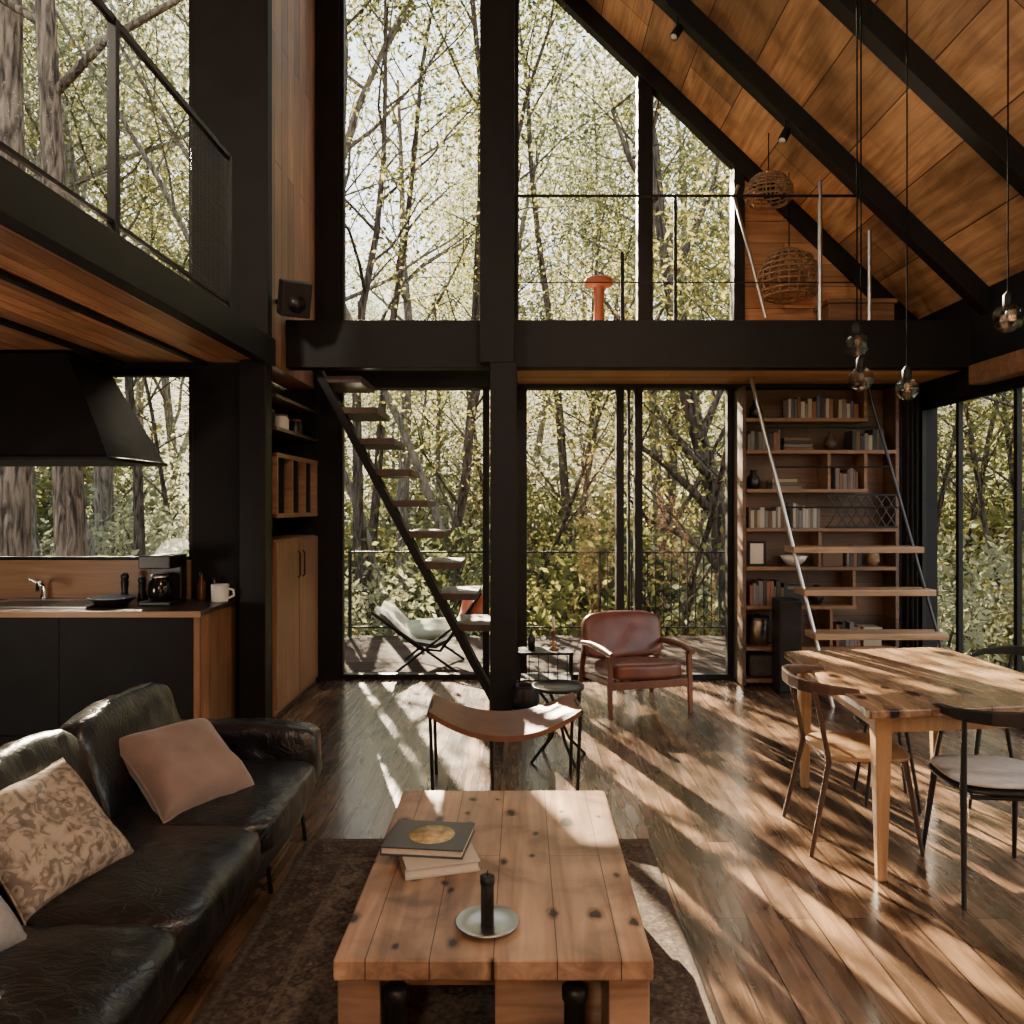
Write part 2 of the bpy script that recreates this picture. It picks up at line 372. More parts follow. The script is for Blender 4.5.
struct(MB().box(-2.28,-2.17,YK+.1,YB,0,1.50).box(-2.28,-2.17,YK+.1,YB,2.0,2.66).box(-2.28,-2.17,YK+.1,6.1,1.5,2.0).box(-2.28,-2.17,7.26,YB,1.5,2.0).box(-2.28,-1.68,YB-.04,YB+.06,0,2.66).build('wall_niche', BWALL), 'black back of the storage niche', 'wall')
wb = MB().box(1.97,XR,YB-.02,YB+.1,0,3.1)
struct(wb.build('wall_back', BWALL), 'black wall behind the bookcase', 'wall')
struct(MB().prism([(2.03,3.1),(XR,3.1),(XR,zr(XR)),(2.03,zr(2.03))],'y',YB-.02,YB+.1).build('wall_gable', W_BACK), 'timber gable wall above the bookcase', 'wall')
wr = MB().box(XR,XR+.15,YF,YB+.1,2.48,zr(XR)).box(XR,XR+.15,YF,YB+.1,0,.06).box(XR,XR+.15,7.22,YB+.1,0,2.5).box(XR,XR+.15,YF,.9,0,2.5)
struct(wr.build('wall_right', BWALL), 'black wall around the right glazing', 'wall')
tn = [0]
def trim(mb, mat, label, bevel=.004):
    tn[0] += 1
    return struct(mb.build('trim_%d' % tn[0], mat, None, bevel), label, 'trim')
trim(MB().box(-.25,-.04,6.27,6.40,0,2.72).box(-.33,-.06,6.27,6.40,2.72,7.2), BLK, 'tall black steel column in the middle')
trim(MB().box(-1.89,XR,6.40,6.55,2.70,3.08), BLK, 'black steel beam along the mezzanine edge')
trim(MB().box(-1.89,XR,YB-.09,YB+.1,2.665,3.13), BLK, 'black header beam above the lower glazing')
trim(MB().box(-1.89,-1.67,YB-.05,YB+.08,0,7.2), BLK, 'black post left of the rear glass')
trim(MB().box(1.057,1.195,YB-.05,YB+.08,3.1,zr(1.1)), BLK, 'black mullion in the upper glass')
trim(MB().box(1.93,2.03,YB-.07,YB+.08,0,zr(2)), BLK, 'black post between glass and bookcase')
trim(MB().box(-2.05,-1.86,5.80,5.95,0,2.65), BLK, 'black post at the end of kitchen wall')
for i, y in enumerate((7.26,6.16,4.89,3.64,2.39)):
    trim(MB().prism([(3.6,zr(3.6)),(-.6,zr(-.6)),(-.6,zr(-.6)-.2),(3.6,zr(3.6)-.2)],'y',y,y+.12), BLK, ['rear','second','third','fourth','fifth'][i]+' sloping black rafter counted from the rear glass')
trim(MB().box(-.04,XR,6.55,YB-.09,2.70,2.76), W_MEZ, 'timber underside of the mezzanine', 0)
trim(MB().box(-.04,XR,6.55,YB-.09,2.99,3.07), W_MEZ, 'mezzanine floor deck', 0)
trim(MB().box(XL,-1.92,YF,YK,2.66,2.82), W_LOFT, 'timber loft floor above the kitchen', 0)
trim(MB().box(-1.92,-1.83,YF,YK,2.63,2.83), BLK, 'black edge beam of the loft')
trim(MB().box(-2.39,-2.34,YF,YK,2.635,2.665), BLK, 'black joist under the loft nearest its edge')
trim(MB().box(-3.0,-2.94,YF,YK,2.635,2.665), BLK, 'second black joist under the loft')
trim(MB().box(3.46,3.6,3.0,6.2,2.53,2.68), W_SHELF, 'timber pelmet above the right windows')
# windows
wn = [0]
def window(label, frame, panes, kind='window'):
    wn[0] += 1
    o = bpy.data.objects.new('%s_%d' % (kind, wn[0] if kind == 'window' else 1), None); C.objects.link(o); struct(o, label, kind)
    frame.build(kind+'_frame', BLK, o, .004)
    for p in panes: p.build('pane', GLASS, o)
y0, y1, g0, g1 = YB-.03, YB+.05, YB+.01, YB+.018
window('tall upper left glass of the rear wall', MB().box(-1.67,-1.63,y0,y1,3.13,7.2).box(-.37,-.2,y0,y1,3.13,7.2), [MB().box(-1.63,-.37,g0,g1,3.13,7.2)])
window('upper middle glass of the rear wall', MB().box(-.1,-.03,y0,y1,3.13,6.7).box(-.03,1.06,y0,y1,3.13,3.16), [MB().prism([(-.03,3.16),(1.057,3.16),(1.057,zr(1.057)-.15),(-.03,zr(-.03)-.15)],'y',g0,g1)])
window('upper right glass cut by the roof slope', MB().box(1.195,1.93,y0,y1,3.13,3.16), [MB().prism([(1.195,3.16),(1.93,3.16),(1.93,zr(1.93)-.15),(1.195,zr(1.195)-.15)],'y',g0,g1)])
window('lower left glass behind the stair', MB().box(-1.67,-.3,y0,y1,0,.05).box(-.36,-.3,y0,y1,.05,2.67).box(-1.67,-1.64,y0,y1,.05,2.67), [MB().box(-1.64,-.36,g0,g1,.05,2.67)])
window('sliding glass door to the deck', MB().box(-.3,1.93,y0,y1,0,.05).box(-.08,.045,y0,y1,.05,2.67).box(.86,.93,y0-.03,y1,.05,2.67).box(.97,.99,y0,y1,.05,2.67).box(1.03,1.1,y0-.03,y1,.05,2.67).box(1.88,1.93,y0,y1,.05,2.67),
       [MB().box(.045,.86,g0,g1,.05,2.67), MB().box(1.1,1.88,g0,g1,.05,2.67)], 'door')
window('kitchen window above the counter', MB().box(XL,-2.45,YK,YK+.08,1.19,1.215).box(XL,-2.45,YK,YK+.08,2.56,2.59).box(-2.48,-2.45,YK,YK+.08,1.2,2.58), [MB().box(XL,-2.48,YK+.04,YK+.048,1.215,2.56)])
window('loft window above the kitchen', MB().box(XL,-2.45,YK,YK+.08,3.12,3.15).box(-2.48,-2.45,YK,YK+.08,3.15,5.7).box(XL,-2.48,YK,YK+.08,5.67,5.7), [MB().box(XL,-2.48,YK+.04,YK+.048,3.15,5.67)])
window('small window at the back of the niche cubbies', MB().box(-2.25,-2.2,6.1,7.26,1.5,1.52).box(-2.25,-2.2,6.1,7.26,1.98,2.0), [MB().box(-2.23,-2.222,6.1,7.26,1.52,1.98)])
ys = [7.22,6.62,5.84,5.0,4.0,2.9,1.9,.9]
for i in range(len(ys)-1):
    a, b = ys[i+1], ys[i]
    window(['rearmost','second','third','fourth','fifth','sixth','seventh'][i]+' window of the right wall', MB().box(3.6,3.64,b-.022,b,.06,2.48).box(3.6,3.64,a,a+.022,.06,2.48).box(3.6,3.64,a,b,.06,.1).box(3.6,3.64,a,b,2.45,2.48), [MB().box(3.615,3.623,a+.022,b-.022,.1,2.45)])

# ------------------------------------------------------------------ outside ground, deck
def hill(x, y): return -1.3+max(0,math.hypot(x,y)-23)*.33
gm = MB(); gm.grid(lambda u,v: Vector((-70+140*u, -30+110*v, hill(-70+140*u,-30+110*v)+.35*mnoise.noise(Vector((u*9,v*9,0))))), 70, 60)
struct(gm.build('ground', GROUND), 'forest floor around the house', 'ground')
struct(MB().box(-2.2,4.6,YB+.1,10.1,-.11,-.05).build('floor_deck', W_DECK), 'weathered timber deck outside the glass', 'deck')
trim(MB().box(-2.2,4.6,YB+.1,10.1,-.3,-.11), BLK, 'black frame under the deck', 0)
rl = thing('deck_railing', 'black metal railing along the outer edge of the deck', 'railing', (0,10.0,-.05))
MB().box(-2.2,4.6,9.98,10.02,1.0,1.022).build('top_rail', BLK, rl)
MB().box(-2.2,4.6,9.99,10.01,.06,.08).build('bottom_rail', BLK, rl)
for x in (-2.15,-.1,.97,2.6,4.55): MB().box(x-.018,x+.018,9.98,10.02,-.05,1.0).build('post', BLK, rl)
for i in range(34):
    x = 1.07+i*.1; MB().box(x-.007,x+.007,9.993,10.007,.08,1.0).build('baluster', BLK, rl)
for z in (.3,.52,.76): MB().tube([(-2.15,10,z),(.97,10,z)],.003,6).build('cable', BLK, rl)

# ------------------------------------------------------------------ loft + mezzanine railings
r = thing('loft_railing', 'black loft railing with clear panes and a wire mesh end panel', 'railing', (-1.87,4,2.83))
MB().box(-1.885,-1.855,YF,5.1,3.80,3.83).build('top_rail', BLK, r)
MB().box(-1.88,-1.86,YF,5.1,2.88,2.9).build('bottom_rail', BLK, r)
for y in (5.085,3.66,2.2,.7): MB().box(-1.89,-1.85,y-.018,y+.018,2.83,3.82).build('post', BLK, r)
MB().box(-1.871,-1.869,4.52,5.07,2.9,3.8).build('mesh_panel', WMESH, r)
for a, b in ((3.68,4.52),(2.22,3.64),(.72,2.18)): MB().box(-1.874,-1.866,a,b,2.9,3.8).build('glass_panel', GLASS, r)
r = thing('mezzanine_railing', 'slim railing with dark and steel posts along the mezzanine edge', 'railing', (1.3,6.47,3.08))
MB().tube([(-.06,6.47,4.1),(2.75,6.47,4.1)],.012).build('top_rail', BLK, r)
MB().tube([(-.06,6.47,3.4),(2.75,6.47,3.4)],.005,6).build('cable', BLK, r)
for x, m, h, rad in ((-.05,BLK,4.1,.014),(1.24,BLK,4.1,.014),(2.41,STEEL,4.22,.018),(2.81,STEEL,3.82,.016)):
    MB().tube([(x,6.47,3.08),(x,6.47,h)],rad).build('post', m, r)
tag(MB().tube([P(766,318,6.7),P(750,255,6.75),P(734,196,6.8),P(738,186,6.95)],.014).build('handrail', STEEL), 'leaning steel handrail at the head of the ladder on mezzanine', 'handrail')
s = thing('stool', 'orange red mushroom shaped stool on the mezzanine', 'stool', (.65,6.75,3.07))
MB().lathe([(.0,.0),(.06,0),(.05,.05),(.04,.2),(.05,.36)],(.65,6.75,3.07)).build('base', ORANGE, s)
MB().lathe([(.05,.36),(.12,.385),(.125,.425),(.11,.44),(0,.45)],(.65,6.75,3.07)).build('seat', ORANGE, s)
s = thing('candle_stand', 'thin black pole stand beside the orange stool', 'stand', (.84,6.7,3.07))
MB().lathe([(0,0),(.09,0),(.09,.012),(.02,.02)],(.84,6.7,3.07)).build('base', BLK, s)
MB().tube([(.84,6.7,3.08),(.84,6.7,3.72)],.016).build('pole', BLK, s)
def basket(x, y, z, rx, h, top, label, n=16, th=.007):
    b = thing('wicker_pendant', label, 'lamp', (x,y,z))
    mb = MB()
    for k in range(n):
        a = 2*PI*k/n
        mb.tube([(x+math.cos(a)*rx*q, y+math.sin(a)*rx*q, z+h*t) for q, t in ((.8,0),(1,.25),(.95,.5),(.65,.82),(.12,1))], th, 5)
    for q, t in ((.8,0),(.93,.1),(1,.25),(.99,.38),(.95,.5),(.86,.62),(.73,.75),(.52,.86),(.3,.94)):
        mb.tube([(x+math.cos(2*PI*k/20)*rx*q, y+math.sin(2*PI*k/20)*rx*q, z+h*t) for k in range(20)], th*1.2, 5, True)
    mb.build('lamp_shade', WICK, b)
    MB().tube([(x,y,z+h),(x,y,top)],.005,5).build('cord', CORD, b)
basket(2.08,6.75,4.15,.2,.26,zr(2.08),'smaller wicker lampshade hanging high by the rear glass')
basket(2.33,6.98,3.42,.27,.42,zr(2.33),'larger rounded woven lampshade hanging low against gable wall', 20, .008)
ch = thing('storage_chest', 'low timber chest against the gable wall on mezzanine', 'chest', (2.9,7.1,3.07))
MB().box(2.68,3.25,6.98,7.28,3.075,3.36).build('body', W_SHELF, ch, .006)
MB().box(2.66,3.27,6.96,7.29,3.36,3.40).build('lid', W_SHELF, ch, .006)

# ------------------------------------------------------------------ stair
st = thing('staircase', 'floating stair of thin dark treads on one black diagonal stringer', 'stair', (-.3,6.75,0))
MB().bar((-.235,6.62,.0),(-1.72,6.62,2.78),.06,.16,(0,1,0)).build('stringer', BLK, st)
for k in range(9):
    z = .255*(k+2.25)
    x = -.235-(z/2.78)*1.485
    MB().box(x-.02,x+.31,6.56,7.18,z-.01,z+.045).build('tread', W_TREAD, st, .005)
# ------------------------------------------------------------------ niche storage
lk = thing('storage_locker', 'tall two door timber locker at foot of the wall niche', 'cabinet', (-2.0,6.65,0))
MB().box(-2.16,-1.88,6.06,7.29,0,1.33).build('body', W_CAB, lk)
for a, b in ((6.07,6.66),(6.68,7.28)):
    d = MB().box(-1.88,-1.855,a,b,.04,1.32).build('door', W_CAB, lk, .004)
    yy = b-.06 if a < 6.3 else a+.06
    MB().tube([(-1.845,yy,1.0),(-1.83,yy,1.02),(-1.83,yy,1.2),(-1.845,yy,1.22)],.007).build('handle', BLK, d)
fr = thing('cubby_shelf', 'black cubby shelf with timber edged glass openings in the niche', 'shelf', (-2.0,6.65,1.5))
MB().box(-2.16,-1.87,6.08,7.28,1.50,1.53).box(-2.16,-1.87,6.08,7.28,1.97,2.0).build('board', W_DARK, fr)
MB().box(-1.87,-1.857,6.08,7.28,1.50,1.535).box(-1.87,-1.857,6.08,7.28,1.965,2.0).build('front_edge', W_SHELF, fr)
for y in (6.08,6.48,6.86,7.25): MB().box(-1.93,-1.86,y,y+.03,1.53,1.97).build('divider', W_SHELF, fr)
for y in (6.28,6.67,7.05): MB().box(-1.92,-1.87,y,y+.018,1.53,1.97).build('mullion', BLK, fr)
for z, nm in ((2.17,'lower'),(2.42,'upper')):
    tag(MB().box(-2.16,-1.86,6.06,7.29,z,z+.03).build('wall_shelf', W_DARK, None, .003), nm+' dark timber shelf above the cubbies in the niche', 'shelf')
for k, (y, z, c) in enumerate(((6.2,2.2,'left'),(6.55,2.2,'middle'),(6.95,2.2,'right'))):
    j = thing('storage_jar', '%s lidded jar, %s of three on the lower niche shelf' % (('dark','pale','dark')[k], c), 'jar', (-1.97,y,z), 0, 'jars on the niche shelf')
    MB().lathe([(0,0),(.055,0),(.06,.03),(.06,.1),(.045,.125)],(-1.97,y,z)).build('body', DSTEEL if k != 1 else CERAM, j)
    MB().lathe([(.05,.125),(.05,.14),(0,.145)],(-1.97,y,z)).build('lid', W_SHELF, j)
sp = thing('wall_speaker', 'small black speaker on a bracket above the stair top', 'speaker', (-1.75,6.1,3.15))
M = Matrix.Translation((-1.72,6.05,3.16)) @ Matrix.Rotation(.5,4,'Z') @ Matrix.Rotation(.35,4,'X')
MB().box(-.11,.11,-.08,.08,-.13,.13,M).build('body', BLKP, sp, .01)
MB().lathe([(0,0),(.06,0),(.065,.006),(0,.008)],(0,0,0),20,M @ Matrix.Translation((0,-.081,-.03)) @ Matrix.Rotation(PI/2,4,'X')).build('cone', DSTEEL, sp)
MB().bar((-1.89,6.15,3.16),(-1.72,6.06,3.16),.03,.03).build('bracket', BLK, sp)

# ------------------------------------------------------------------ kitchen
for i, (a, b) in enumerate(((-3.98,-3.055),(-3.053,-2.12))):
    c = thing('kitchen_cabinet', ['black base cabinet under the sink, farther from the locker','black base cabinet with a timber end panel facing the locker'][i], 'cabinet', ((a+b)/2,5.6,0))
    MB().box(a,b-(.04 if i else 0),5.30,5.94,0,.87).build('body', BWALL, c)
    e1 = b-(.041 if i else .001)
    MB().box(a+.001,e1,5.275,5.30,.08,.86).build('door', BWALL, c, .001)
    if i: MB().box(b-.04,b,5.26,5.94,0,.868).build('end_panel', W_END, c, .003)
wt = thing('worktop', 'long dark worktop with timber front edge along the kitchen window', 'worktop', (-3.05,5.6,.87))
MB().box(-3.99,-2.10,5.235,5.94,.872,.905).build('slab', simple('dark_worktop',(.04,.026,.02),.3,0,.3,6), wt, .004)
MB().box(-3.99,-2.10,5.222,5.235,.865,.904).build('front_edge', W_SPLASH, wt, .002)
tag(MB().box(-3.99,-2.46,5.925,5.95,.905,1.19).build('backsplash', W_SPLASH), 'timber backsplash below the kitchen window', 'backsplash')
sk = thing('sink', 'stainless steel sink set into the worktop', 'sink', (-3.3,5.6,.905))
MB().box(-3.72,-2.92,5.36,5.40,.905,.918).box(-3.72,-2.92,5.78,5.82,.905,.918).box(-3.72,-3.68,5.4,5.78,.905,.918).box(-2.96,-2.92,5.4,5.78,.905,.918).build('rim', STEEL, sk, .003)
MB().box(-3.68,-3.3,5.4,5.78,.9055,.908).build('basin', DSTEEL, sk)
for k in range(8): MB().box(-3.26+k*.037,-3.245+k*.037,5.42,5.76,.9055,.915).build('drainer_rib', STEEL, sk)
fc = thing('faucet', 'low chrome faucet behind the sink', 'faucet', (-3.5,5.86,.905))
MB().lathe([(0,0),(.03,0),(.028,.02),(.018,.05),(.018,.1)],(-3.5,5.86,.905)).build('base', CHROME, fc)
MB().tube([(-3.5,5.86,1.0),(-3.5,5.84,1.04),(-3.46,5.75,1.05),(-3.40,5.62,1.04),(-3.39,5.6,1.0)],.014,10).build('spout', CHROME, fc)
MB().tube([(-3.5,5.86,1.0),(-3.6,5.84,1.06)],.008).build('handle', CHROME, fc)
cm = thing('coffee_maker', 'black coffee maker with carafe on the worktop', 'coffee maker', (-2.53,5.62,.905))
MB().box(-2.64,-2.42,5.5,5.78,.905,.935).box(-2.64,-2.42,5.68,5.78,.935,1.22).box(-2.64,-2.42,5.5,5.78,1.16,1.25).build('body', BLKP, cm, .008)
cf = MB().lathe([(0,0),(.07,0),(.082,.05),(.075,.12),(.055,.16)],(-2.53,5.585,.937)).build('carafe', simple('dark_glass',(.01,.008,.007),.08), cm)
MB().tube([(-2.47,5.53,1.08),(-2.43,5.49,1.07),(-2.43,5.49,1.0),(-2.47,5.53,.98)],.008).build('handle', BLKP, cf)
MB().lathe([(.057,.16),(.057,.178),(0,.185)],(-2.53,5.585,.937)).build('lid', STEEL, cm)
mg = thing('mug', 'white ceramic mug near the end of the worktop', 'mug', (-2.2,5.7,.905))
MB().lathe([(0,0),(.055,0),(.06,.01),(.062,.125),(.056,.125),(.054,.015),(0,.012)],(-2.17,5.75,.905)).build('body', CERAM, mg)
MB().tube([(-2.11,5.75,1.0),(-2.075,5.75,.99),(-2.07,5.75,.95),(-2.11,5.75,.93)],.008).build('handle', CERAM, mg)
tag(MB().lathe([(0,0),(.09,0),(.15,.05),(.155,.06),(.145,.06),(.085,.01),(0,.01)],(-2.83,5.52,.905)).build('bowl', DSTEEL), 'shallow dark bowl beside the coffee maker', 'bowl')
for x, y, h, nm in ((-2.86,5.76,.21,'taller'),(-2.75,5.79,.18,'shorter')):
    b = thing('pepper_mill', nm+' black pepper mill behind the bowl', 'pepper mill', (x,y,.905))
    MB().lathe([(0,0),(.032,0),(.03,.03),(.022,.08),(.028,h-.06)],(x,y,.905)).build('body', BLKP, b)
    MB().lathe([(.02,h-.06),(.03,h-.03),(.022,h-.005),(0,h)],(x,y,.905)).build('knob', BLKP, b)
for x, y, h, m, nm in ((-2.34,5.84,.20,AMBER,'amber'),(-2.26,5.88,.16,GREENB,'dark green')):
    b = thing('bottle', nm+' glass bottle between coffee maker and mug', 'bottle', (x,y,.905))
    MB().lathe([(0,0),(.03,0),(.032,.01),(.032,h*.6),(.012,h*.8),(.012,h-.02)],(x,y,.905),16).build('body', m, b)
    MB().lathe([(.014,h-.02),(.014,h),(0,h)],(x,y,.905),12).build('cap', BLKP, b)
uj = thing('utensil_jar', 'dark jar of wooden utensils against the backsplash', 'jar', (-2.70,5.86,.905))
MB().lathe([(0,0),(.045,0),(.05,.01),(.05,.11),(.044,.11),(.042,.015),(0,.012)],(-2.66,5.86,.905),18).build('jar', DSTEEL, uj)
for k in range(4): MB().tube([(-2.66+.01*(k-1.5),5.86,.93),(-2.66+.03*(k-1.5),5.85+.008*k,1.10+.015*(k%2))],[.005,.011],8).build('utensil', W_SPLASH, uj)
hd = thing('range_hood', 'large black sloped range hood over the counter', 'range hood', (-3.1,5.55,1.9))
hm = MB(); zt = 2.63
vs = [(-3.98,5.1,1.90),(-2.64,5.1,1.90),(-2.64,5.93,1.90),(-3.98,5.93,1.90),(-3.98,5.42,zt),(-3.08,5.42,zt),(-3.08,5.93,zt),(-3.98,5.93,zt)]
hm._faces(vs, [(0,3,2,1),(4,5,6,7),(0,1,5,4),(1,2,6,5),(2,3,7,6),(3,0,4,7)])
hm.build('canopy', BWALL, hd, .006)
MB().box(-3.98,-2.625,5.085,5.93,1.885,1.91).build('rim', BLK, hd, .003)

# ------------------------------------------------------------------ bookcase and ladder
bc = thing('bookcase', 'wide wall bookcase of timber shelves behind the ladder', 'bookcase', (2.58,7.15,0))
SX0, SX1 = 1.93, 3.30
MB().box(SX0,SX1,7.25,7.275,0.02,2.64).build('back_panel', W_BCBACK, bc)
for x in (SX0,SX1-.03): MB().box(x,x+.03,7.0,7.25,.02,2.64).build('side_panel', W_BCBACK, bc)
SZ = (.08,.36,.72,1.06,1.40,1.74,2.08,2.36)
SE = (SX1,SX1,2.95,SX1,SX1,3.05,SX1,3.05)
for z, xe in zip(SZ, SE): MB().box(SX0+.03,xe-.03,6.98,7.25,z-.03,z).build('shelf', W_BSHELF, bc)
for x, z0, z1 in ((2.72,.08,.69),(2.62,1.06,1.37),(2.70,1.74,2.05),(2.45,.36,.69),(2.92,.72,1.03),(3.02,1.74,2.05),(3.02,2.36,2.62)): MB().box(x-.025,x,7.0,7.25,z0,z1).build('divider', W_BSHELF, bc)
rb = random.Random(3)
BM = [simple('book_cloth_%s' % n, c, .6) for n, c in (('cream',(.29,.25,.18)),('grey',(.13,.12,.115)),('black',(.02,.02,.022)),('rust',(.18,.07,.037)),('white',(.34,.315,.275)),('brown',(.105,.06,.033)),('blue',(.05,.065,.10)))]
BN = ('cream','grey','black','rust','white','brown','blue')
ORD = ['first','second','third','fourth','fifth','sixth','seventh','eighth','ninth','tenth','eleventh','twelfth','thirteenth','fourteenth','fifteenth','sixteenth','seventeenth','eighteenth','nineteenth','twentieth']
def books(z, x0, x1, hm, where, pal=None):
    x = x0; k = 0
    while x < x1-.02 and k < 20:
        w = rb.uniform(.016,.042); h = hm*rb.uniform(.66,1); d = rb.uniform(.12,.2); i = rb.choice(pal or range(7))
        mb = MB().box(x,x+w-.002,7.02,7.02+d,z,z+h)
        tag(mb.build('book', BM[i], None, .002), '%s book, %s from the left %s' % (BN[i], ORD[k], where), 'book', 'books '+where)
        x += w; k += 1
books(SZ[7],2.34,2.74,.2,'on the top shelf, left row'); books(SZ[7],2.78,2.97,.17,'on the top shelf, right row')
books(SZ[5],2.75,2.97,.2,'on the third shelf',(1,2,5,3))
books(SZ[4],2.38,2.62,.22,'on the fourth shelf, left row',(0,4,1)); books(SZ[4],1.99,2.34,.2,'on the fourth shelf, far left row',(0,4,5,1))
books(SZ[2],2.0,2.32,.22,'on the sixth shelf',(2,5,3,1)); books(SZ[3],2.85,3.0,.2,'on the fifth shelf',(2,5,3,1,0))
books(SZ[1],2.76,2.98,.22,'on the seventh shelf',(2,5,3,1)); books(SZ[6],1.98,2.27,.2,'on the second shelf',(2,5,3,1))
books(SZ[6],2.9,3.2,.19,'on the second shelf, right row',(2,5,1,0,3))
for k in range(4):
    w = .26-.012*k; z = SZ[6]+.028*k; i = (5,1,2,5)[k]
    tag(MB().box(2.30,2.30+w,7.02,7.18,z,z+.026).build('book', BM[i], None, .002), '%s book lying flat, %s from the bottom of the second shelf stack' % (BN[i], ORD[k]), 'book', 'flat books on the second shelf')
for k in range(3):
    i = (1,5,0)[k]; z = SZ[5]+.03*k
    tag(MB().box(2.2,2.46-.02*k,7.03,7.18,z,z+.028).build('book', BM[i], None, .002), '%s book lying flat, %s from the bottom of the third shelf stack' % (BN[i], ORD[k]), 'book', 'flat books on the third shelf')
for k, (x, z, nm) in enumerate(((2.08,SZ[7],'top shelf left end'),(2.75,SZ[6],'second shelf middle'),(3.12,SZ[3],'fifth shelf right end'),(2.62,SZ[2],'sixth shelf middle'),(2.06,SZ[5],'third shelf left end'))):
    v = MB().lathe([(0,0),(.04,0),(.06,.05),(.055,.1),(.025,.14),(.03,.17),(.024,.17),(.02,.14),(0,.13)],(x,7.12,z),18)
    tag(v.build('vase', [DSTEEL,W_TREAD,WICK,BLKP,DSTEEL][k]), ['dark steel','dark timber','woven brown','black','round grey steel'][k]+' small vase on the bookcase '+nm, 'vase')
for k, (x, z, w, nm) in enumerate(((2.73,SZ[3],.18,'fifth shelf'),(2.4,SZ[2],.16,'sixth shelf'),(3.08,SZ[1],.16,'seventh shelf'))):
    b = thing('storage_box', ['brown','dark','pale'][k]+' lidded storage box on the bookcase '+nm, 'box', (x,7.12,z))
    MB().box(x-w/2,x+w/2,7.03,7.20,z,z+.14).build('body', [BM[5],BM[2],BM[0]][k], b, .004)
    MB().box(x-w/2-.005,x+w/2+.005,7.025,7.205,z+.14,z+.165).build('lid', [BM[5],BM[1],BM[0]][k], b, .003)
pf = thing('picture_frame', 'small framed picture standing on the bookcase fifth shelf', 'picture frame', (2.08,7.10,SZ[3]))
MB().box(2.0,2.02,7.08,7.10,1.06,1.28).box(2.14,2.16,7.08,7.10,1.06,1.28).box(2.02,2.14,7.08,7.10,1.06,1.08).box(2.02,2.14,7.08,7.10,1.26,1.28).build('frame', BLK, pf)
MB().box(2.02,2.14,7.088,7.095,1.08,1.26).build('picture', PAPER, pf)
tag(MB().lathe([(0,0),(.05,0),(.1,.05),(.12,.09),(.112,.09),(.09,.05),(0,.012)],(2.42,7.12,SZ[3])).build('bowl', CERAM), 'pale bowl on the bookcase beside the framed picture', 'bowl')
cn = thing('canister', 'round metal canister on a low bookcase shelf', 'canister', (2.10,7.12,SZ[1]))
MB().lathe([(0,0),(.09,0),(.09,.22)],(2.10,7.12,SZ[1])).build('body', STEEL, cn)
MB().lathe([(.093,.22),(.093,.25),(.02,.26),(0,.28)],(2.10,7.12,SZ[1])).build('lid', DSTEEL, cn)
tag(MB().puff((2.12,7.12,SZ[0]+.1),(.24,.22,.2),8,.05,6).build('basket', simple('dark_basket',(.03,.024,.02),.8,0,.4,40,.5,60)), 'dark basket on the lowest bookcase shelf', 'basket')
wr_ = thing('wine_rack', 'black wire lattice rack on the bookcase right side', 'rack', (2.95,6.97,SZ[4]))
mb = MB()
for k in range(8):
    xa = 2.66+k*.085
    for sg in (0,1):
        a, b = (1.41,1.68) if sg else (1.68,1.41)
        xb = min(xa+.17,3.26); q = (xb-xa)/.17
        mb.tube([(xa,6.965,a),(xb,6.965,a+(b-a)*q)],.006,6)
mb.build('lattice', DSTEEL, wr_)
MB().box(2.65,3.27,6.96,6.975,1.40,1.415).box(2.65,3.27,6.96,6.975,1.68,1.695).build('frame', BLK, wr_)
spk = thing('floor_speaker', 'black box speaker standing before the bookcase left side', 'speaker', (2.24,6.86,0))
MB().box(2.17,2.36,6.74,6.95,0.03,.80).build('body', BLKP, spk, .008)
MB().box(2.18,2.35,6.73,6.741,.05,.78).build('grille', F_DARK, spk, .003)
MB().box(2.18,2.35,6.75,6.94,0,.03).build('base', BLK, spk)
ld = thing('ladder', 'steep ladder with slim side rails and timber treads before the bookcase', 'ladder', (2.9,6.4,0))
A0, A1, B0, B1 = Vector((2.46,6.33,0)), Vector((1.98,6.91,2.69)), Vector((3.45,6.33,0)), Vector((2.97,6.91,2.69))
MB().tube([A0,A1],.017).build('side_rail', STEEL, ld); MB().tube([B0,B1],.014).build('side_rail', DSTEEL, ld)
for z in (.22,.56,.90,1.24,1.58,1.92,2.26):
    t = z/2.69; a = A0.lerp(A1,t); b = B0.lerp(B1,t)
    if z < 1.4: MB().box(a.x-.04,b.x+.03,a.y-.12,a.y+.12,z-.03,z+.02).build('tread', W_LTREAD, ld, .005)
    else: MB().tube([a,b],.008,6).build('rung', BLK, ld)
cu = MB(); cu.grid(lambda u,v: Vector((3.34+.22*u, 7.15+.04*math.sin(u*28)+.015*math.sin(u*9+v), .02+2.6*v)), 60, 4)
tag(cu.build('curtain', F_DARK), 'dark gathered curtain in the corner by the right windows', 'curtain')

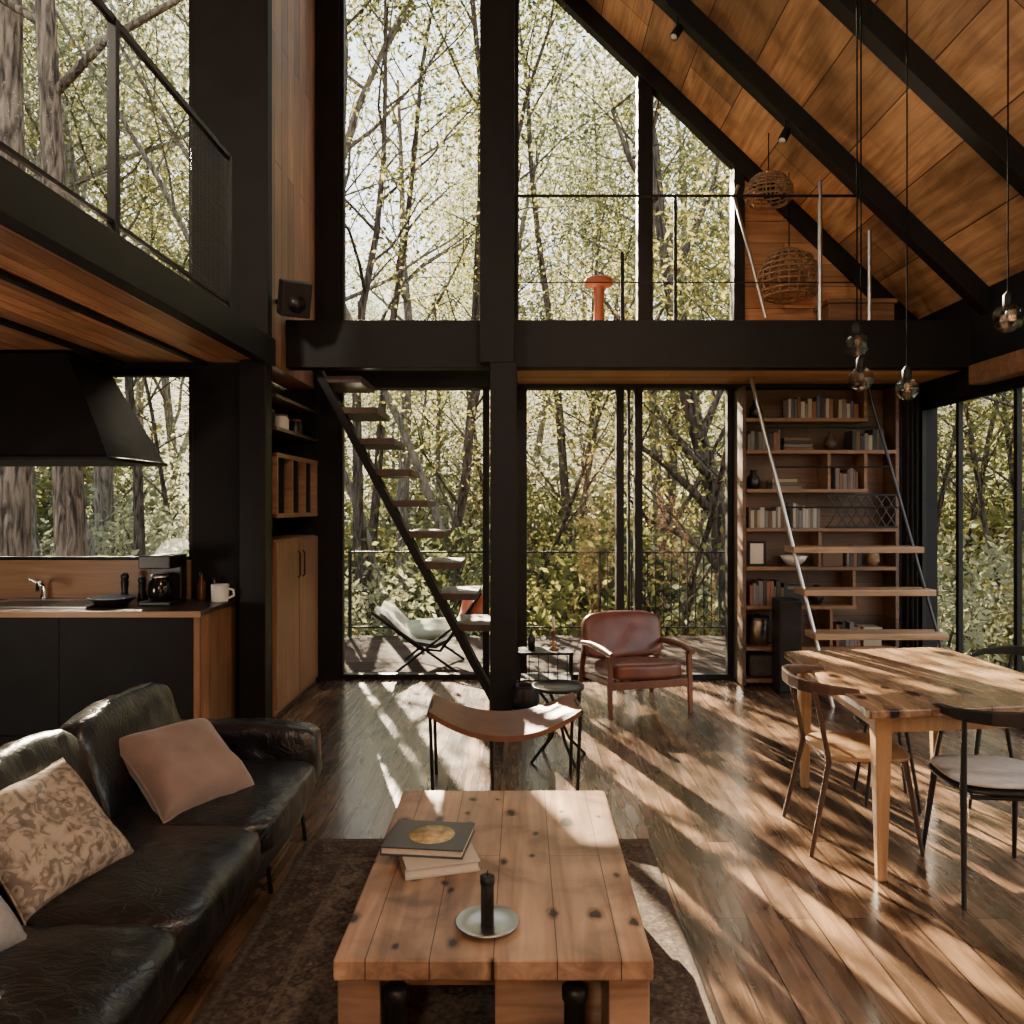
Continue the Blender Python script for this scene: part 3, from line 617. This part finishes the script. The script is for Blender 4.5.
# ------------------------------------------------------------------ ceiling spots and pendants
for x, y, nm in ((677,32,'upper'),(785,135,'lower')):
    p = P(x,y,6.2); zt = zr(p.x)-.2
    sl = thing('spotlight', nm+' black spotlight on the second rafter', 'spotlight', (p.x,6.2,zt))
    MB().tube([(p.x,6.2,zt+.02),(p.x,6.2,p.z+.04)],.008).build('stem', BLK, sl)
    M = Matrix.Translation((p.x,6.2,p.z)) @ Matrix.Rotation(.5,4,'Y') @ Matrix.Rotation(-.4,4,'X')
    MB().lathe([(0,-.06),(.03,-.07),(.035,-.065),(.035,.05),(.02,.07),(0,.07)],(0,0,0),16,M).build('head', BLK, sl)
    MB().lathe([(0,-.073),(.028,-.072),(0,-.071)],(0,0,0),16,M).build('lens', CERAM, sl)
for (x, y, Y, rr_, nm) in ((857,345,4.2,.062,'upper globe of the close pair'),(861,379,4.24,.066,'lower globe of the close pair'),(907,389,4.2,.06,'single globe between the pair and the window'),(1008,318,4.1,.075,'highest globe near the right window')):
    p = P(x,y,Y); top = zr(p.x)
    pd = thing('pendant_lamp', 'clear glass pendant lamp over dining table, '+nm, 'lamp', (p.x,p.y,p.z))
    MB().tube([(p.x,Y,p.z+rr_),(p.x,Y,top)],.004,6).build('cord', CORD, pd)
    MB().lathe([(0,top-p.z-.03),(.05,top-p.z-.03),(.05,top-p.z),(0,top-p.z)],(p.x,Y,p.z),14).build('ceiling_rose', BLK, pd)
    MB().lathe([(0,rr_*.55),(.018,rr_*.55),(.024,rr_*.9),(.024,rr_+.04),(.008,rr_+.06)],(p.x,Y,p.z),14).build('socket', BLK, pd)
    MB().lathe([(rr_*math.sin(PI*k/8)+.0001, -rr_*math.cos(PI*k/8)) for k in range(9)],(p.x,Y,p.z),12,None,False).build('globe', GLOBE, pd)
    MB().lathe([(0,-.01),(.012,0),(.014,.02),(.008,rr_*.5)],(p.x,Y,p.z),12).build('bulb', BULB, pd)

# ------------------------------------------------------------------ sofa
so = thing('sofa', 'black leather sofa with loose cushions and thin metal legs', 'sofa', (-1.37,2.6,0))
MB().puff((-1.37,2.56,.25),(.80,2.62,.10),9,0,8).build('base', LEATHER, so)
cuts = (3.73,2.96,2.27,1.45)
for i in range(3):
    a, b = cuts[i], cuts[i+1]
    MB().puff((-1.33,(a+b)/2,.35),(.78,a-b+.01,.15),7,.14,34,.008,8,None,i*3.1).build('seat_cushion', LEATHER, so)
    M = Matrix.Translation((-1.64,(a+b)/2,.57)) @ Matrix.Rotation(-.30,4,'Y')
    MB().puff((0,0,0),(.15,a-b+.005,.44),6,.1,34,.010,8,M,i*5.7).build('back_cushion', LEATHER, so)
MB().puff((-1.76,2.56,.45),(.10,2.6,.44),6,.05,8,.006).build('backrest', LEATHER, so)
MB().puff((-1.37,3.81,.40),(.80,.17,.32),6,.10,26,.008,8).build('armrest', LEATHER, so)
MB().puff((-1.37,1.34,.40),(.80,.17,.32),6,.10,12,.006,7).build('armrest', LEATHER, so)
for x, y in ((-1.06,3.82),(-1.06,3.3),(-1.06,1.5),(-1.68,3.82),(-1.68,1.5)):
    MB().tube([(x,y,.21),(x+.025,y,.0)],.010).build('leg', BLK, so)
def frame_mat(c, n, roll):
    n = Vector(n).normalized(); up = Vector((0,0,1)); x = up.cross(n).normalized(); y = n.cross(x)
    M = Matrix((x,y,n)).transposed().to_4x4()
    return Matrix.Translation(c) @ M @ Matrix.Rotation(roll,4,'Z')
def throw(label, c, n, roll, w, t, mat, seed):
    o = thing('throw_pillow', label, 'pillow', c)
    M = frame_mat(c, n, roll)
    MB().pillow(M, w, w, t, 22, .020, seed).build('cover', mat, o)
    pts = []
    for k in range(64):
        q = k/16.0; sd = int(q); f = (q-sd)*2-1
        a, b = [(f,-1),(1,f),(-f,1),(-1,-f)][sd]
        pts.append(M @ Vector((a*w/2*(1-.09*(1-b*b)), b*w/2*(1-.09*(1-a*a)), 0)))
    MB().tube(pts,.004,6,True).build('piping', mat, o)
throw('plump dusty brown velvet pillow at the far end of sofa', (-1.37,3.26,.535), (.50,-.28,.84), -.05, .44, .2, F_BEIGE, 1)
throw('cream and brown patterned pillow in the middle of sofa', (-1.50,2.52,.565), (.66,-.22,.70), .05, .43, .16, PATT, 2)
throw('grey linen pillow at the near end of sofa', (-1.52,2.02,.555), (.68,-.2,.68), 0, .40, .15, F_GREY, 3)

# ------------------------------------------------------------------ rug, coffee table
rug = MB().box(-.805,.805,-1.3,1.3,0,.012).build('rug', rug_mat(.805,1.3), None, .003)
rug.location = (-.205,2.51,0); tag(rug, 'faded brown oriental rug under the coffee table', 'rug')
ct = thing('coffee_table', 'low knotty pine coffee table with thick plank top', 'table', (-.077,2.78,.012))
MB().box(-.507,.353,2.145,3.42,.322,.381).build('tabletop', W_COFFEE, ct, .006)
for a, b in ((-.50,-.385),(.235,.346)): MB().box(a,b,2.165,3.38,.012,.322).build('side_panel', W_COFFEEX, ct, .005)
MB().box(-.385,.235,2.5,3.3,.10,.13).build('shelf', W_COFFEEX, ct)
MB().box(-.08,.235,2.36,2.40,.03,.322).build('drawer_front', W_COFFEEX, ct, .004)
for x in (-.345,.145): MB().lathe([(0,.012),(.03,.012),(.03,.24),(.036,.245),(.036,.275),(.022,.285),(0,.285)],(x,2.2,0),18).build('leg', BLKP, ct)
def book(label, c, rz, w, d, h, cov, disc=False):
    o = thing('book', label, 'book', c, rz)
    MB().box(-w/2,w/2,-d/2,d/2,0,.005).box(-w/2,w/2,-d/2,d/2,h-.005,h).box(-w/2,-w/2+.005,-d/2,d/2,0,h).build('cover', cov, o, .001, False)
    MB().box(-w/2+.005,w/2-.006,-d/2+.006,d/2-.006,.005,h-.005).build('pages', PAPER, o, 0, False)
    if disc:
        MB().lathe([(0,h),(.08,h),(.08,h+.0012),(0,h+.0012)],(.01,0,0),28).build('cover_picture', GOLD, o, 0, False)
    return o
book('thick cream hardback lying under the dark book on coffee table', (-.285,2.72,.381), .28, .25, .19, .036, CCOVER)
book('dark grey book with ochre round picture on coffee table', (-.325,2.80,.418), -.12, .285, .235, .03, DCOVER, True)
tag(MB().lathe([(0,.004),(.05,.0),(.085,.012),(.094,.02),(.09,.022),(.05,.008),(0,.008)],(-.10,2.31,.381),32).build('plate', STEEL), 'round metal dish holding the candle on coffee table', 'plate')
cd = thing('candle', 'black pillar candle standing in the metal dish', 'candle', (-.10,2.31,.389))
MB().lathe([(0,0),(.019,0),(.019,.115),(.021,.118),(.021,.14),(.012,.143),(0,.138)],(-.10,2.31,.389),20).build('wax', BLKP, cd)
MB().tube([(-.1,2.31,.525),(-.099,2.31,.545)],.0015,5).build('wick', BLK, cd)

# ------------------------------------------------------------------ sling bench, round side table, rack, pot
sb = thing('sling_bench', 'low bench with curved brown leather sling on black rod legs', 'bench', (-.1,4.60,0), .05)
def sling(o):
    def g(u, v):
        a = 2*u-1
        return Vector((a*.42, (v-.5)*(.42+.12*(1-a*a)), .335+.125*abs(a)**2.0+.012*(2*v-1)**2+o))
    return g
mb = MB(); mb.grid(sling(0), 28, 8); mb.grid(sling(-.03), 28, 8)
for e_ in (0,1): mb.grid(lambda u,v,e_=e_: sling(-.03*v)(u,e_), 28, 1)
for e_ in (0,1): mb.grid(lambda u,v,e_=e_: sling(-.03*v)(e_,u), 8, 1)
mb.build('seat', L_BROWN, sb, 0, False)
for sx in (-1,1):
    MB().tube([(sx*.42,-.2,.45),(sx*.42,.2,.45)],.012).build('end_rod', BLK, sb, 0, False)
    for sy in (-1,1):
        MB().tube([(sx*.415,sy*.19,.45),(sx*.40,sy*.17,0)],.010).build('leg', BLK, sb, 0, False)
MB().tube([(-.08,-.17,.325),(-.07,-.18,0)],.009).build('leg', BLK, sb, 0, False)
MB().tube([(-.41,0,.41),(0,0,.295),(.41,0,.41)],.008).build('stretcher', BLK, sb, 0, False)
rt = thing('side_table', 'small round black side table with curved rod legs', 'table', (.23,5.05,0))
MB().lathe([(0,.44),(.155,.44),(.165,.45),(.165,.465),(.158,.465),(.15,.452),(0,.452)],(.23,5.05,0),28).build('tabletop', BLKP, rt)
for k in range(4):
    a = k*PI/2+.5
    c_, s_ = math.cos(a), math.sin(a)
    MB().tube([(.23+c_*q,5.05+s_*q,z) for q, z in ((.14,.44),(.05,.33),(.0+.02,.24),(.08,.12),(.2,.0))],.010).build('leg', BLK, rt)
rk = thing('rack_table', 'low black wire rack table beside the column', 'table', (.2,6.85,0))
for x in (-.02,.42):
    for y in (6.72,6.98): MB().tube([(x,y,0),(x,y,.36)],.009).build('leg', BLK, rk)
MB().box(-.03,.43,6.71,6.99,.34,.36).build('tabletop', BLK, rk)
MB().box(-.02,.42,6.72,6.98,.12,.13).build('shelf', BLK, rk)
for k in range(5): MB().tube([(.06+k*.08,6.72,.13),(.06+k*.08,6.72,.34)],.004,6).build('bar', BLK, rk)
cs = thing('candlestick', 'slim brass candlestick on the wire rack table', 'candlestick', (.27,6.85,.36))
MB().lathe([(0,0),(.045,0),(.04,.012),(.012,.03),(.01,.14),(.02,.15),(.018,.17)],(.27,6.85,.36),16).build('holder', BRASS, cs)
MB().lathe([(0,.17),(.012,.17),(.011,.28),(0,.285)],(.27,6.85,.36),12).build('candle', CERAM, cs)
tag(MB().lathe([(0,0),(.03,0),(.032,.1),(.012,.14),(.012,.18),(0,.18)],(.08,6.85,.36),14).build('bottle', BLKP), 'small dark bottle on the wire rack table', 'bottle')
tag(MB().lathe([(0,0),(.085,0),(.105,.08),(.10,.17),(.09,.2),(.08,.2),(.085,.1),(0,.03)],(.03,6.22,0),24).build('pot', BLKP), 'black pot on the floor at column foot', 'pot')

# ------------------------------------------------------------------ armchair
ac = thing('armchair', 'oxblood leather armchair with dark red timber arms and legs', 'chair', (.90,6.36,0), .27)
def B(mb, n, m, bev=0): return mb.build(n, m, ac, bev, False)
M = Matrix.Translation((0,-.04,.31)) @ Matrix.Rotation(-.1,4,'X')
B(MB().puff((0,0,0),(.56,.56,.13),6,.25,14,.008,6,M), 'seat_cushion', L_RED)
M = Matrix.Translation((0,.27,.52)) @ Matrix.Rotation(-.30,4,'X')
B(MB().puff((0,0,0),(.66,.12,.36),6.5,.15,14,.008,6,M), 'back_cushion', L_RED)
for sx in (-1,1):
    x = sx*.33
    B(MB().bar((x,-.30,0),(x,-.27,.47),.032,.032,(0,1,0),.04,.045), 'leg', W_CHAIR, .006)
    B(MB().bar((x,.42,0),(x,.26,.46),.032,.032,(0,1,0),.04,.045), 'leg', W_CHAIR, .006)
    am = MB(); am.tube([(x,-.33,.475),(x+sx*.01,-.15,.495),(x,.1,.49),(x,.32,.47)],[.022,.028,.026,.02],10); B(am, 'armrest', W_CHAIR)
    B(MB().bar((x*.93,-.28,.25),(x*.93,.34,.21),.03,.05), 'side_rail', W_CHAIR, .005)
B(MB().bar((-.32,-.28,.235),(.32,-.28,.235),.03,.06), 'front_rail', W_CHAIR, .005)

# ------------------------------------------------------------------ deck chair outside
dc = thing('deck_chair', 'cream canvas lounge chair with sage cushion on deck behind the stair', 'chair', (-.95,8.2,-.05))
prof = [(-1.45,.56),(-1.34,.50),(-1.2,.36),(-1.04,.25),(-.85,.22),(-.72,.28),(-.58,.46),(-.47,.64),(-.41,.74)]
def dsl(o):
    def g(u, v):
        q = u*(len(prof)-1); i = min(int(q), len(prof)-2); f = q-i
        x = prof[i][0]*(1-f)+prof[i+1][0]*f; z = prof[i][1]*(1-f)+prof[i+1][1]*f
        return Vector((x, 7.85+.7*v, z-.03+o+.02*math.sin(v*PI*3)))
    return g
mb = MB(); mb.grid(dsl(0),24,8); mb.grid(dsl(.04),24,8); mb.build('sling', F_CREAM, dc)
for y in (7.84,8.56):
    MB().tube([(-1.48,y,.55),(-1.0,y,.19),(-.8,y,.17),(-.40,y,.74)],.016).build('frame', BLK, dc)
    MB().tube([(-1.38,y,.48),(-.62,y,-.05)],.014).build('leg', BLK, dc); MB().tube([(-.52,y,.52),(-1.25,y,-.05)],.014).build('leg', BLK, dc)
M = frame_mat(Vector((-.96,8.15,.33)), (-.05,-.25,.95), .3)
MB().pillow(M,.54,.5,.12,14,.015,8).build('cushion', F_SAGE, dc)
throw('small orange red cushion on the cream deck chair', (-.50,8.05,.56), (-.7,-.55,.4), .1, .36, .13, simple('orange_cloth',(.42,.10,.04),.9), 5)

# ------------------------------------------------------------------ dining set
dt = thing('dining_table', 'oak dining table with weathered plank top and tapered legs', 'table', (1.98,4.05,0))
MB().prism([(1.435,3.3),(2.55,3.44),(2.52,4.80),(1.52,4.65)],'z',.715,.75).build('tabletop', W_DINE, dt, .006)
for a, b in (((1.53,3.40),(2.45,3.52)),((2.45,3.52),(2.42,4.68)),((2.42,4.68),(1.6,4.55)),((1.6,4.55),(1.53,3.40))):
    MB().bar((a[0],a[1],.675),(b[0],b[1],.675),.025,.08).build('apron', W_DLEG, dt)
for x, y in ((1.53,3.41),(1.6,4.53),(2.43,3.53),(2.41,4.66)):
    MB().bar((x,y,.715),(x,y,0),.075,.075,(0,1,0),.04,.04).build('leg', W_DLEG, dt, .008)
def dining_chair(label, loc, rz, lm, sm, pad=None, arm=0):
    o = thing('dining_chair', label, 'chair', loc, rz, 'chairs around the dining table')
    MB().puff((0,.01,.435),(.44,.42,.032),3.6,.1,10).build('seat', sm, o, 0, False)
    if pad: MB().puff((0,.01,.462),(.42,.40,.035),3.4,.3,10).build('seat_pad', pad, o, 0, False)
    for sx in (-1,1):
        MB().tube([(sx*.17,.17,.43),(sx*.20,.24,0)],[.015,.009],10).build('leg', lm, o, 0, False)
        MB().tube([(sx*.235,-.27,0),(sx*.20,-.18,.42),(sx*.215,-.22,.62),(sx*.225,-.25,.75)],[.010,.014,.012,.010],10).build('rear_leg', lm, o, 0, False)
    ctl = [(-.255,-.06+arm),(-.25,-.12+arm*.6),(-.24,-.19),(-.205,-.255),(-.14,-.295),(-.05,-.315),(.05,-.315),(.14,-.295),(.205,-.255),(.24,-.19),(.25,-.12+arm*.6),(.255,-.06+arm)]
    mb = MB(); n = len(ctl); vs = []; fs = []
    for i, (x, y) in enumerate(ctl):
        q = abs(2*i/(n-1)-1); hh = .012+.018*(1-q*q); t = Vector((x,y+.03,0)).normalized()*.010
        for dx, dz in ((1,-hh),(1,hh),(-1,hh),(-1,-hh)): vs.append(Vector((x,y,.755+.012*(1-q)-(.035 if arm else 0)*q**6))+t*dx+Vector((0,0,dz)))
    for i in range(n-1):
        for k in range(4): fs.append((i*4+k,i*4+(k+1)%4,(i+1)*4+(k+1)%4,(i+1)*4+k))
    fs += [(0,1,2,3),tuple((n-1)*4+k for k in (3,2,1,0))]
    mb._faces(vs, fs); mb.build('backrest', lm, o, .006, False)
    MB().tube([(-.17,-.17,.41),(.17,-.17,.41)],.010).build('stretcher', lm, o, 0, False)
    MB().tube([(-.18,.17,.40),(.18,.17,.40)],.010).build('stretcher', lm, o, 0, False)
    return o
dining_chair('timber seat dining chair with dark frame at the left side of table', (1.60,3.86,0), -PI/2-.06, W_DARK, W_DLEG)
dining_chair('black dining chair with pale grey pad at the near end of table', (2.01,3.41,0), -.1, BLKP, BLKP, F_PALE, .10)
dining_chair('black dining chair with pale grey pad at the window side of table', (2.60,4.42,0), PI/2, BLKP, BLKP, F_PALE, .04)
ds = thing('stool', 'low black round stool with thin legs under the dining table', 'stool', (1.98,4.35,0))
MB().lathe([(0,.42),(.15,.42),(.165,.43),(.165,.445),(.15,.455),(0,.455)],(1.98,4.35,0),24).build('seat', BLKP, ds)
for k in range(4):
    a = k*PI/2+.6; MB().tube([(1.98+.11*math.cos(a),4.35+.11*math.sin(a),.42),(1.98+.19*math.cos(a),4.35+.19*math.sin(a),0)],.010).build('leg', BLKP, ds)

# ------------------------------------------------------------------ forest
SUN_X, SUN_Z = .31, .50
def mesh_from(name, vs, fs, mat):
    me = bpy.data.meshes.new(name); me.from_pydata(vs, [], fs); me.materials.append(mat); me.update(); return me
def leaves(rr, centers, rad, n, size, vs, fs):
    for c in centers:
        for _ in range(n):
            p = c+Vector((rr.gauss(0,rad),rr.gauss(0,rad),rr.gauss(0,rad*.7)))
            d = Vector((rr.uniform(-1,1),rr.uniform(-1,1),rr.uniform(-1.1,.5))).normalized()
            a = d.orthogonal().normalized(); a.rotate(Matrix.Rotation(rr.uniform(0,6.28),3,d))
            L = size*rr.uniform(.6,1.3); w = L*.22; i = len(vs)
            vs += [p, p+d*L*.45+a*w, p+d*L, p+d*L*.45-a*w]; fs.append((i,i+1,i+2,i+3))
def tree_meshes(seed, h, r, lean, nb, size, nl, bark, leaf, start=.3, spread=.30, rad_=.4, wob=.13):
    rr = random.Random(seed); n = 9; pts = []; p = Vector((0,0,-.4))
    d = Vector((rr.uniform(-lean,lean),rr.uniform(-lean,lean),1)).normalized()
    for i in range(n+1):
        pts.append(p.copy()); d = (d+Vector((rr.uniform(-wob,wob),rr.uniform(-wob,wob),.03))).normalized(); p = p+d*h/n
    rad = [r*(1-.8*i/n) for i in range(n+1)]; rad[0] *= 1.3
    tb = MB().tube(pts, rad, 14); bb = MB(); tips = []
    for k in range(nb):
        t = start+(1-start)*(k+.6)/nb; q = t*n; i = min(int(q), n-1); base = pts[i].lerp(pts[i+1], q-i)
        az = k*2.4+rr.uniform(-.6,.6); L = h*spread*(1.2-t*.7)*rr.uniform(.7,1.25)
        dv = Vector((math.cos(az),math.sin(az),rr.uniform(.45,1.3))).normalized(); bp = [base.copy()]; x = base.copy()
        for m in range(5):
            dv = (dv+Vector((rr.uniform(-.3,.3),rr.uniform(-.3,.3),rr.uniform(-.1,.2)))).normalized(); x = x+dv*L/5; bp.append(x.copy())
        br = r*.40*(1.1-t*.7); bb.tube(bp, [br*(1-.8*m/5) for m in range(6)], 6)
        tips.append(bp[-1])
        for sdx in range(4):
            o = bp[2+sdx % 4]; dd = (dv+Vector((rr.uniform(-1,1),rr.uniform(-1,1),rr.uniform(-.5,.7)))).normalized()
            e1 = o+dd*L*.22; e2 = e1+(dd+Vector((0,0,-.1)))*L*.22
            bb.tube([o,e1,e2],[br*.35,br*.22,br*.08],5); tips += [e1,e2]
    out = []
    for nm, mb, mt in (('trunk',tb,bark),('branches',bb,bark)):
        me = bpy.data.meshes.new(nm); mb.bm.to_mesh(me); mb.bm.free(); me.materials.append(mt); out.append((nm,me))
    vs, fs = [], []; leaves(rr, tips, rad_, nl, size, vs, fs)
    out.append(('foliage', mesh_from('foliage', vs, fs, leaf))); return out
def variants(nl):
    return [tree_meshes(11,14,.14,.06,13,.135,nl,BARK,LEAF1,.42), tree_meshes(12,16,.19,.12,13,.14,nl,BARKP,LEAF2,.42), tree_meshes(13,11,.09,.2,12,.125,nl,BARK,LEAF2,.25),
       tree_meshes(14,17,.21,.06,13,.14,nl,BARKP,LEAF1,.48), tree_meshes(15,9,.07,.28,11,.12,nl,BARK,LEAF2,.2)]
VAR, THIN = variants(29), variants(19)
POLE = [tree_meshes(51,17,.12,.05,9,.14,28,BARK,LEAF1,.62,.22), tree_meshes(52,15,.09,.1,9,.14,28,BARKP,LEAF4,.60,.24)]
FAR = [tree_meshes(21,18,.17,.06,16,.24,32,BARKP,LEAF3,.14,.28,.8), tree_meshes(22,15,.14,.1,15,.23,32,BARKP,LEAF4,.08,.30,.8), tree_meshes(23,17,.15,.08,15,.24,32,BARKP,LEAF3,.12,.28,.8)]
def plant(parts, loc, rz, sc, label, group, name='tree'):
    o = thing(name, label, name, loc, rz, group); o.scale = (sc,sc,sc)
    for nm, me in parts:
        c = bpy.data.objects.new(nm, me); C.objects.link(c); c.parent = o
    return o
def in_sun(x, y, a=-2.9, b=3.0):
    q = x+SUN_X*(y-YB); return a < q < b
rt_ = random.Random(5)
BIG = tree_meshes(31,15,.20,.0,9,.14,20,BARKB,LEAF2,.5,.3,.4,.03)
plant(BIG,(-5.15,9.2,-1.3),0,1,'thick rough tree trunk close outside the loft window',None)
plant(BIG,(-6.75,10.6,-1.3),2.1,1.35,'broadest rough tree trunk outside the kitchen window',None)
TW = tree_meshes(33,9,.13,.35,12,.12,20,BARK,LEAF2,.14,.4)
plant(TW,(8.6,11.5,-1.3),3.6,.9,'crooked tree outside the right windows',None)
# the crooked tree beyond the sliding door
ck = thing('tree', 'leaning crooked tree with bare dark limbs beyond the sliding door', 'tree', (3.05,11.6,-1.3))
def Q(x, y, d=0): return P(x, y, 11.6+d)
tr = [Q(742,700),Q(731,620),Q(722,555),Q(714,490,.1),Q(694,420,.15),Q(676,350,.2),Q(668,280,.3),Q(655,200,.3),Q(650,120,.3)]
MB().tube(tr,[.19,.16,.145,.135,.12,.10,.08,.055,.03],12).build('trunk', BARK, ck)
lm = MB(); tips = []
for pts in ([(718,520),(690,488),(662,462),(640,446),(622,440)],[(712,480),(690,455),(668,428),(650,395),(640,350)],[(700,440),(716,400),(735,360),(748,310)],[(726,580),(705,548),(672,530),(648,520),(630,500)],[(682,375),(655,340),(620,320),(596,290)],[(668,285),(690,240),(712,190),(722,140)],[(655,200),(630,160),(612,110)]):
    pp = [Q(x,y,-.3*i*(1 if y > 400 else -1)*.5) for i,(x,y) in enumerate(pts)]
    n_ = len(pp); lm.tube(pp,[.07*(1-.75*i/(n_-1)) for i in range(n_)],8); tips += pp[2:]
    rr = random.Random(pts[0][0])
    for q in pp[1:]:
        e = q+Vector((rr.uniform(-.6,.6),rr.uniform(-.5,.5),rr.uniform(.1,.7))); lm.tube([q,q.lerp(e,.5)+Vector((.05,0,.06)),e],[.02,.014,.005],5); tips.append(e)
lm.build('branches', BARK, ck)
vs, fs = [], []; leaves(random.Random(9), [t-Vector((3.05,11.6,-1.3)) for t in tips], .35, 14, .12, vs, fs)
fo = bpy.data.objects.new('foliage', mesh_from('foliage', vs, fs, LEAF2)); C.objects.link(fo); fo.parent = ck
for i in range(38):
    s = -.80+1.5*(i+rt_.uniform(.1,.9))/38; Y = (13.5,17.5,23,15.5,20)[i % 5]+rt_.uniform(-1.2,1.2); x = s*Y
    low = in_sun(x, Y) and Y > 19
    plant((THIN if in_sun(x, Y) and not low else VAR)[rt_.randrange(5)], (x,Y,-1.3), rt_.uniform(0,6.28), rt_.uniform(.48,.58) if low else rt_.uniform(.75,.88 if Y < 16 else 1.2), 'slender leafy forest tree beyond the deck', 'forest trees beyond the deck')
for i in range(16):
    s = (-.30,-.24,-.20,-.155,-.11,-.06,.01,.04,.075,.12,.155,.19,.225,.25,-.72,-.5)[i]; Y = (14,21,17,24,16,20,15,22,18,26,16,19,23,15,17,15)[i]
    if in_sun(s*Y, Y) and Y > 19: Y = 14.5
    plant(POLE[i % 2], (s*Y,Y,-1.3), rt_.uniform(0,6.28), rt_.uniform(.85,1.05), 'slim pole trunk rising bare to a high crown', 'slim bare trunked trees beyond the glass')
for i in range(5):
    plant(VAR[(1,2,4,1,2)[i]], (rt_.uniform(10,14),9+1.8*i,-1.3), rt_.uniform(0,6.28), rt_.uniform(.7,1.0), 'leafy forest tree outside the right windows', 'trees outside the right windows')
for i in range(54):
    s = -1.0+2.1*((i*.618) % 1); Y = 25+20*i/54+rt_.uniform(-1,1); x = s*Y
    sc = rt_.uniform(.45,.55) if in_sun(x, Y, -3.5, 3.5) else rt_.uniform(.9,1.2)
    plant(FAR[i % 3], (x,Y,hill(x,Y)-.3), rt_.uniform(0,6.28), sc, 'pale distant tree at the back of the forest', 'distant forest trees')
for i in range(10):
    Y = 24+2.2*i; x = -SUN_X*(Y-YB)+rt_.uniform(-3,3)
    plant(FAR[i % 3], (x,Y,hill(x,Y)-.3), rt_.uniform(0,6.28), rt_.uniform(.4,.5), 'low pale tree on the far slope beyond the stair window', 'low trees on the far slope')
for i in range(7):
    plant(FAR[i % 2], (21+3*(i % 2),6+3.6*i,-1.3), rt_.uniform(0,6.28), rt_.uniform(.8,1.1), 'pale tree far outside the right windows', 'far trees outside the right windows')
def shrub_meshes(seed, leaf):
    rr = random.Random(seed); st_ = MB(); tips = []
    for k in range(14):
        a = rr.uniform(0,6.28); q = rr.uniform(.2,.9); z = rr.uniform(.6,1.6); t = Vector((math.cos(a)*q,math.sin(a)*q,z))
        st_.tube([(0,0,-.2),(t.x*.4,t.y*.4,z*.6),t],[.02,.013,.004],5); tips += [t, Vector((t.x*.6,t.y*.6,z*.6))]
    me = bpy.data.meshes.new('stems'); st_.bm.to_mesh(me); st_.bm.free(); me.materials.append(BARK)
    vs, fs = [], []; leaves(rr, tips, .28, 50, .12, vs, fs)
    return [('stems',me),('foliage',mesh_from('foliage',vs,fs,leaf))]
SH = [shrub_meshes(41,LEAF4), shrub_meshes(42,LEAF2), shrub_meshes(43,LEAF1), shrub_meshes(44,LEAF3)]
for i in range(66):
    s = -.85+1.65*((i*.618) % 1); Y = (10.9,13,16,19,22,25)[i % 6]+rt_.uniform(0,1.8)
    plant(SH[rt_.randrange(4)], (s*Y,Y,hill(s*Y,Y)-.05), rt_.uniform(0,6.28), rt_.uniform(.9,1.3)*(1+.08*(Y-11)), 'bushy undergrowth shrub below the deck railing', 'undergrowth shrubs', 'shrub')
for i in range(12):  # haze-tinted leaf colours stand in for sunlit foliage here
    plant(SH[(0,1,3)[i % 3]], (rt_.uniform(7,12),rt_.uniform(6,16),-1.3), rt_.uniform(0,6.28), rt_.uniform(.8,1.2), 'bushy shrub outside the right windows', 'shrubs outside the right windows', 'shrub')

# ------------------------------------------------------------------ light, world, camera
sl = bpy.data.lights.new('sun','SUN'); sl.energy = 84; sl.angle = math.radians(.35); sl.color = (1,.81,.56)
so_ = bpy.data.objects.new('sun', sl); C.objects.link(so_); so_.location = (-5,15,10)
so_.rotation_euler = Vector((SUN_X,-1,-SUN_Z)).to_track_quat('-Z','Y').to_euler()
def lamp(loc, e, rad=.25, col=(1,.84,.66)):  # unseen fill light added to brighten the interior, no fitting belongs to it
    l = bpy.data.lights.new('lamp','POINT'); l.energy = e; l.shadow_soft_size = rad; l.color = col
    o = bpy.data.objects.new('lamp', l); C.objects.link(o); o.location = loc
lamp((-3.0,2.4,4.5), 300); lamp((1.5,.4,4.2), 200, .2); lamp((-3.6,3.6,1.0), 65); lamp((-.40,-.9,2.3), 90, .2, (1,.96,.9))
w = bpy.data.worlds.new('sky'); bpy.context.scene.world = w; w.use_nodes = True
nt = w.node_tree; bg = nt.nodes['Background']
t = N(nt,'ShaderNodeTexCoord'); s = N(nt,'ShaderNodeSeparateXYZ'); nt.links.new(t.outputs['Generated'], s.inputs[0])
nt.links.new(ramp(nt, s.outputs[2], [(0,(1,.96,.88)),(.25,(.95,.97,.98)),(.8,(.8,.88,1))]), bg.inputs[0]); bg.inputs[1].default_value = 4.2
cam = bpy.data.cameras.new('camera'); co = bpy.data.objects.new('camera', cam); C.objects.link(co)
co.location = (0,0,H); co.rotation_euler = (PI/2,0,0)
cam.sensor_width = 36; cam.lens = 36*F/1024; cam.shift_x = -(CX-512)/1024; cam.shift_y = -(512-CY)/1024
cam.clip_start = .05; cam.clip_end = 300
bpy.context.scene.camera = co
